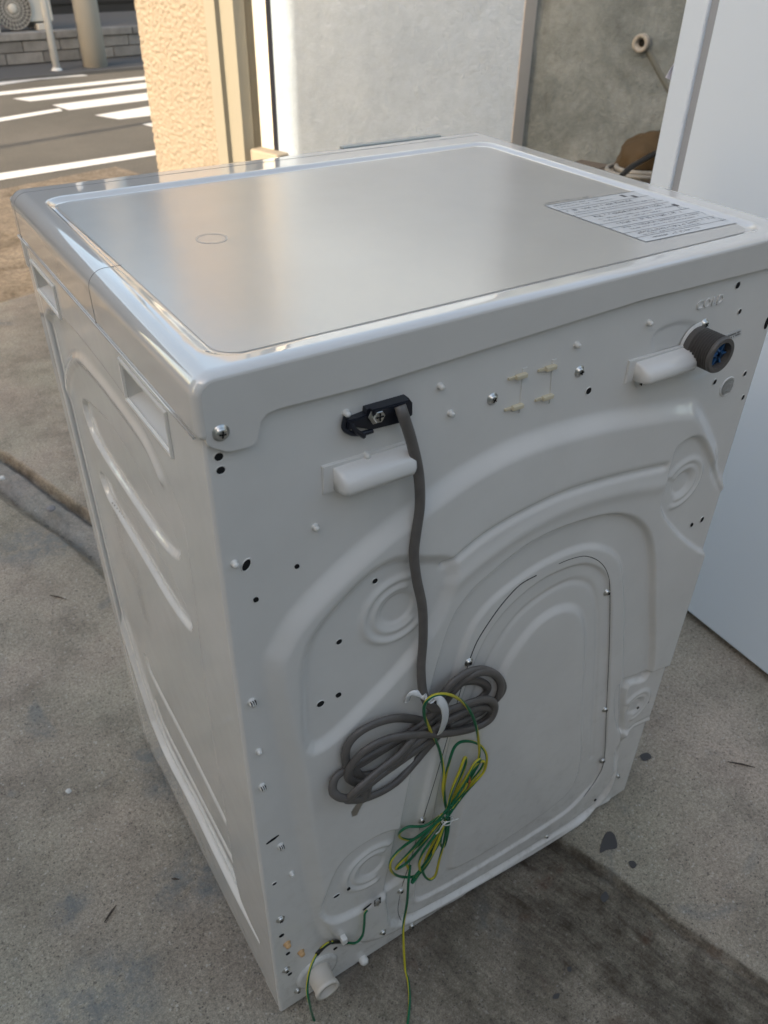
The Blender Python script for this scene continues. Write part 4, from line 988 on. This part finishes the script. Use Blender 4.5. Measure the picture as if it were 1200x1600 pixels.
# ---- green and yellow earth wire
G = [green_m, yellow_m]; WR = .0019
def wire(pts, name='earth_wire', parent=None, tw=None, r=WR):
    return tube(name, catmull([onb(x, y, d_/1000.) for x, y, d_ in pts], 7), r, G, parent or wm, k=12, twist=random.uniform(18, 45) if tw is None else tw, mats2=5)
w0 = wire([(697, 1262, 14), (692, 1235, 12), (693, 1205, 10), (686, 1170, 12), (672, 1140, 20), (663, 1118, 30), (665, 1098, 36), (680, 1086, 38), (704, 1086, 36), (726, 1100, 34), (741, 1125, 28), (748, 1160, 20), (748, 1185, 14), (738, 1205, 12), (715, 1240, 14), (700, 1262, 14)])
strands = [
 [(697, 1262, 8), (694, 1230, 8), (702, 1190, 10), (712, 1165, 12), (728, 1158, 12), (748, 1163, 11), (760, 1180, 10), (757, 1203, 9), (742, 1222, 9), (722, 1245, 9), (700, 1275, 10)],
 [(700, 1268, 16), (712, 1242, 18), (728, 1215, 18), (744, 1194, 15), (756, 1190, 12), (750, 1204, 10), (728, 1232, 10), (706, 1262, 12)],
 [(698, 1272, 20), (706, 1235, 22), (718, 1205, 20), (726, 1184, 16), (728, 1192, 12), (718, 1220, 12), (704, 1255, 14)],
 [(705, 1258, 20), (726, 1222, 22), (740, 1195, 20), (750, 1186, 15), (744, 1200, 10), (716, 1250, 12)],
 [(692, 1272, 20), (664, 1290, 18), (638, 1292, 14), (624, 1302, 10), (628, 1310, 9), (650, 1310, 12), (682, 1284, 18), (700, 1262, 22)],
 [(694, 1276, 24), (660, 1302, 22), (628, 1325, 18), (611, 1345, 14), (612, 1362, 12), (628, 1370, 12), (650, 1368, 16), (668, 1350, 20), (684, 1315, 22), (696, 1280, 22)],
 [(694, 1270, 26), (668, 1300, 24), (638, 1334, 20), (620, 1354, 16), (622, 1357, 14), (640, 1344, 16), (668, 1310, 18), (692, 1276, 20)],
 [(698, 1278, 22), (684, 1320, 22), (662, 1352, 20), (645, 1374, 18), (646, 1378, 16), (658, 1360, 14), (680, 1320, 14), (696, 1282, 14)],
 [(700, 1276, 20), (695, 1310, 18), (686, 1345, 14), (680, 1368, 11), (670, 1374, 10), (661, 1362, 10), (668, 1335, 12), (690, 1290, 14)],
 [(696, 1280, 16), (682, 1302, 22), (662, 1330, 24), (655, 1350, 22), (660, 1360, 18), (676, 1335, 16), (698, 1284, 14)],
 [(702, 1278, 12), (700, 1300, 12), (694, 1322, 11), (688, 1318, 10), (692, 1296, 10), (698, 1276, 10)],
 [(690, 1282, 14), (664, 1312, 12), (642, 1330, 10), (634, 1345, 9), (640, 1360, 8)],
]
for s_ in strands: wire(s_, 'wire_loop', w0)
# stripped copper end
wire([(704, 1262, 18), (718, 1245, 20), (727, 1232, 22), (731, 1222, 22)], 'wire_loop', w0)
for k in range(4): tube('copper_strand', catmull([onb(730+k*.6, 1233-k, .020), onb(732+k, 1222, .023+k*.0006), onb(735-k*.5, 1214, .022)], 4), .0006, copper_m, w0, k=5)
# lower tail to the floor
tail = [onb(641, 1352, .008), onb(638, 1380, .010), onb(636, 1410, .012), bp(631, 1440, .016), bp(630, 1462, .024)]
def gz(px, py, z=.003): return gp(px, py, z)
tl_end = [gz(633, 1512), gz(638, 1535), gz(640, 1565), gz(637, 1600), gz(630, 1660)]
tube('wire_tail', catmull(tail+tl_end, 7), WR, G, w0, k=12, twist=22, mats2=5)
# white twist tie
tt = bp(697, 1285, .026)
tube('twist_tie', catmull([bp(687, 1272, .030), bp(692, 1283, .032), bp(699, 1284, .034), bp(708, 1282, .032), bp(716, 1279, .030)], 5), .0008, white_pl, w0, k=6)
tube('twist_tie', catmull([bp(699, 1284, .034), bp(692, 1289, .034), bp(686, 1299, .032), bp(681, 1303, .030)], 5), .0009, white_pl, w0, k=6)
tube('twist_tie', catmull([bp(688, 1280, .026), bp(694, 1289, .030), bp(703, 1288, .030), bp(707, 1278, .022), bp(698, 1270, .008), bp(688, 1274, .010)], 5, True), .0008, white_pl, w0, k=6, closed=True)
# lower earth lead: terminal, wire, tape
e0 = onb(589, 1409, .003)
box('terminal_recess', onb(590, 1409, .0006), (.010, .0012, .014), hole_m, wm)
for dz in (-.0035, .0035): bm_obj('terminal_screw', lathe_bm([(.0034, 0), (.0034, .003), (0, .004)], 6, M=OUT), steel, wm, loc=e0+np.array([0, 0, dz]))
prism_px('ring_terminal', [(573, 1420), (584, 1411), (587, 1415), (576, 1424)], .003, .0012, steel, wm, bev=.0002)
wl = wire([(574, 1422, 4), (570, 1428, 5), (569, 1445, 6), (566, 1462, 6), (556, 1473, 6), (543, 1473, 7)], 'lower_earth_wire', r=.0018)
w2 = tube('wire_lead', catmull([onb(543, 1473, .007), bp(531, 1471, .008), bp(514, 1473, .012), bp(500, 1484, .018), bp(490, 1500, .025), bp(483, 1520, .033), bp(480, 1545, .040), bp(483, 1566, .046), gp(490, 1592, .003), gp(502, 1618, .003), gp(520, 1650, .003)], 7), .0018, G, wl, k=12, twist=12, mats2=5)
tube('tape_sleeve', catmull([bp(546, 1472, .008), bp(540, 1472, .008)], 5), .0030, tape_m, wl, k=8)
tube('tape_sleeve', catmull([bp(532, 1471, .008), bp(524, 1471.5, .009), bp(519, 1472, .0105)], 5), .0028, tape_m, wl, k=8)
tube('tape_sleeve', catmull([bp(516, 1472.5, .0115), bp(506, 1479, .015), bp(495, 1491, .022)], 5), .0028, tape_m, wl, k=8)
box('wire_clip', onb(537, 1468, .005), (.008, .009, .012), white_pl, wm, bev=.001)
ct_ = bp(479, 1512, .0); 

# ================================================================== bits on the floor
def decal(pix, m, name, lab=None, z=.0015):
    P = [gp(x, y, z) for x, y in pix]; P = catmull(P, 4, True)
    o = quad(name, [(p[0], p[1], z) for p in P], m, kind=None, parent=floor); return o
spotm = mat('dark_paint_spot', (.062, .060, .060), .8); bluem = mat('blue_grey_paint_stain', (.12, .145, .16), .85)
for pix in ([(942, 1310), (950, 1299), (960, 1304), (964, 1324), (948, 1328), (937, 1332)], [(982, 1347), (990, 1345), (995, 1352), (988, 1357)], [(1000, 1180), (1012, 1176), (1018, 1184), (1006, 1189)],
            [(938, 1402), (946, 1393), (951, 1402), (944, 1410)], [(240, 838), (246, 838), (246, 840), (240, 840)], [(886, 1512), (892, 1510), (893, 1517), (888, 1518)], [(866, 1554), (874, 1552), (872, 1560), (864, 1560)]):
    decal(pix, spotm, 'paint_spot')
for i, (a_, b_2, lab) in enumerate((((388+0, 1438), (436-0, 1418), None), ((1137, 1190), (1180, 1199), 'thin dark twig lying on the floor right of the washing machine'), ((78, 930), (103, 936), 'small dark twig on the floor near the drain channel'),
                               ((163, 1441), (182, 1414), 'small dark splinter on the floor left of the machine base'), ((268, 1373), (280, 1374), 'tiny pale splinter on the floor beside the side panel'))):
    if lab is None: continue
    p, q = gp(*a_, .004), gp(*b_2, .003); m_ = (p+q)/2+np.array([0, 0, .001])
    tag(tube('twig', [p, m_, q], [.0008, .0018, .0006], twigm, k=6), lab, 'twig')
def pebble(px, py, r, m, lab):
    bm = bmesh.new(); bmesh.ops.create_icosphere(bm, subdivisions=2, radius=r)
    for v in bm.verts: v.co *= 1+noise.noise(v.co*180)*.5; v.co.z *= .5
    p = gp(px, py, 0); tag(bm_obj('stone_chip', bm, m, None, False, loc=(p[0], p[1], r*.3)), lab, 'stone chip')
wchip = mat('white_chip', (.6, .6, .58), .8)
pebble(4, 748, .009, wchip, 'white stone chip in the drain channel at the left edge'); pebble(80, 796, .012, mat('grey_chip', (.2, .2, .21), .8), 'grey lump of mortar lying in the drain channel')
pebble(107, 1237, .005, wchip, 'small pale chip on the bare floor left of the machine')
print('tris', sum(len(o.data.polygons)*2 for o in S.objects if o.type == 'MESH'))
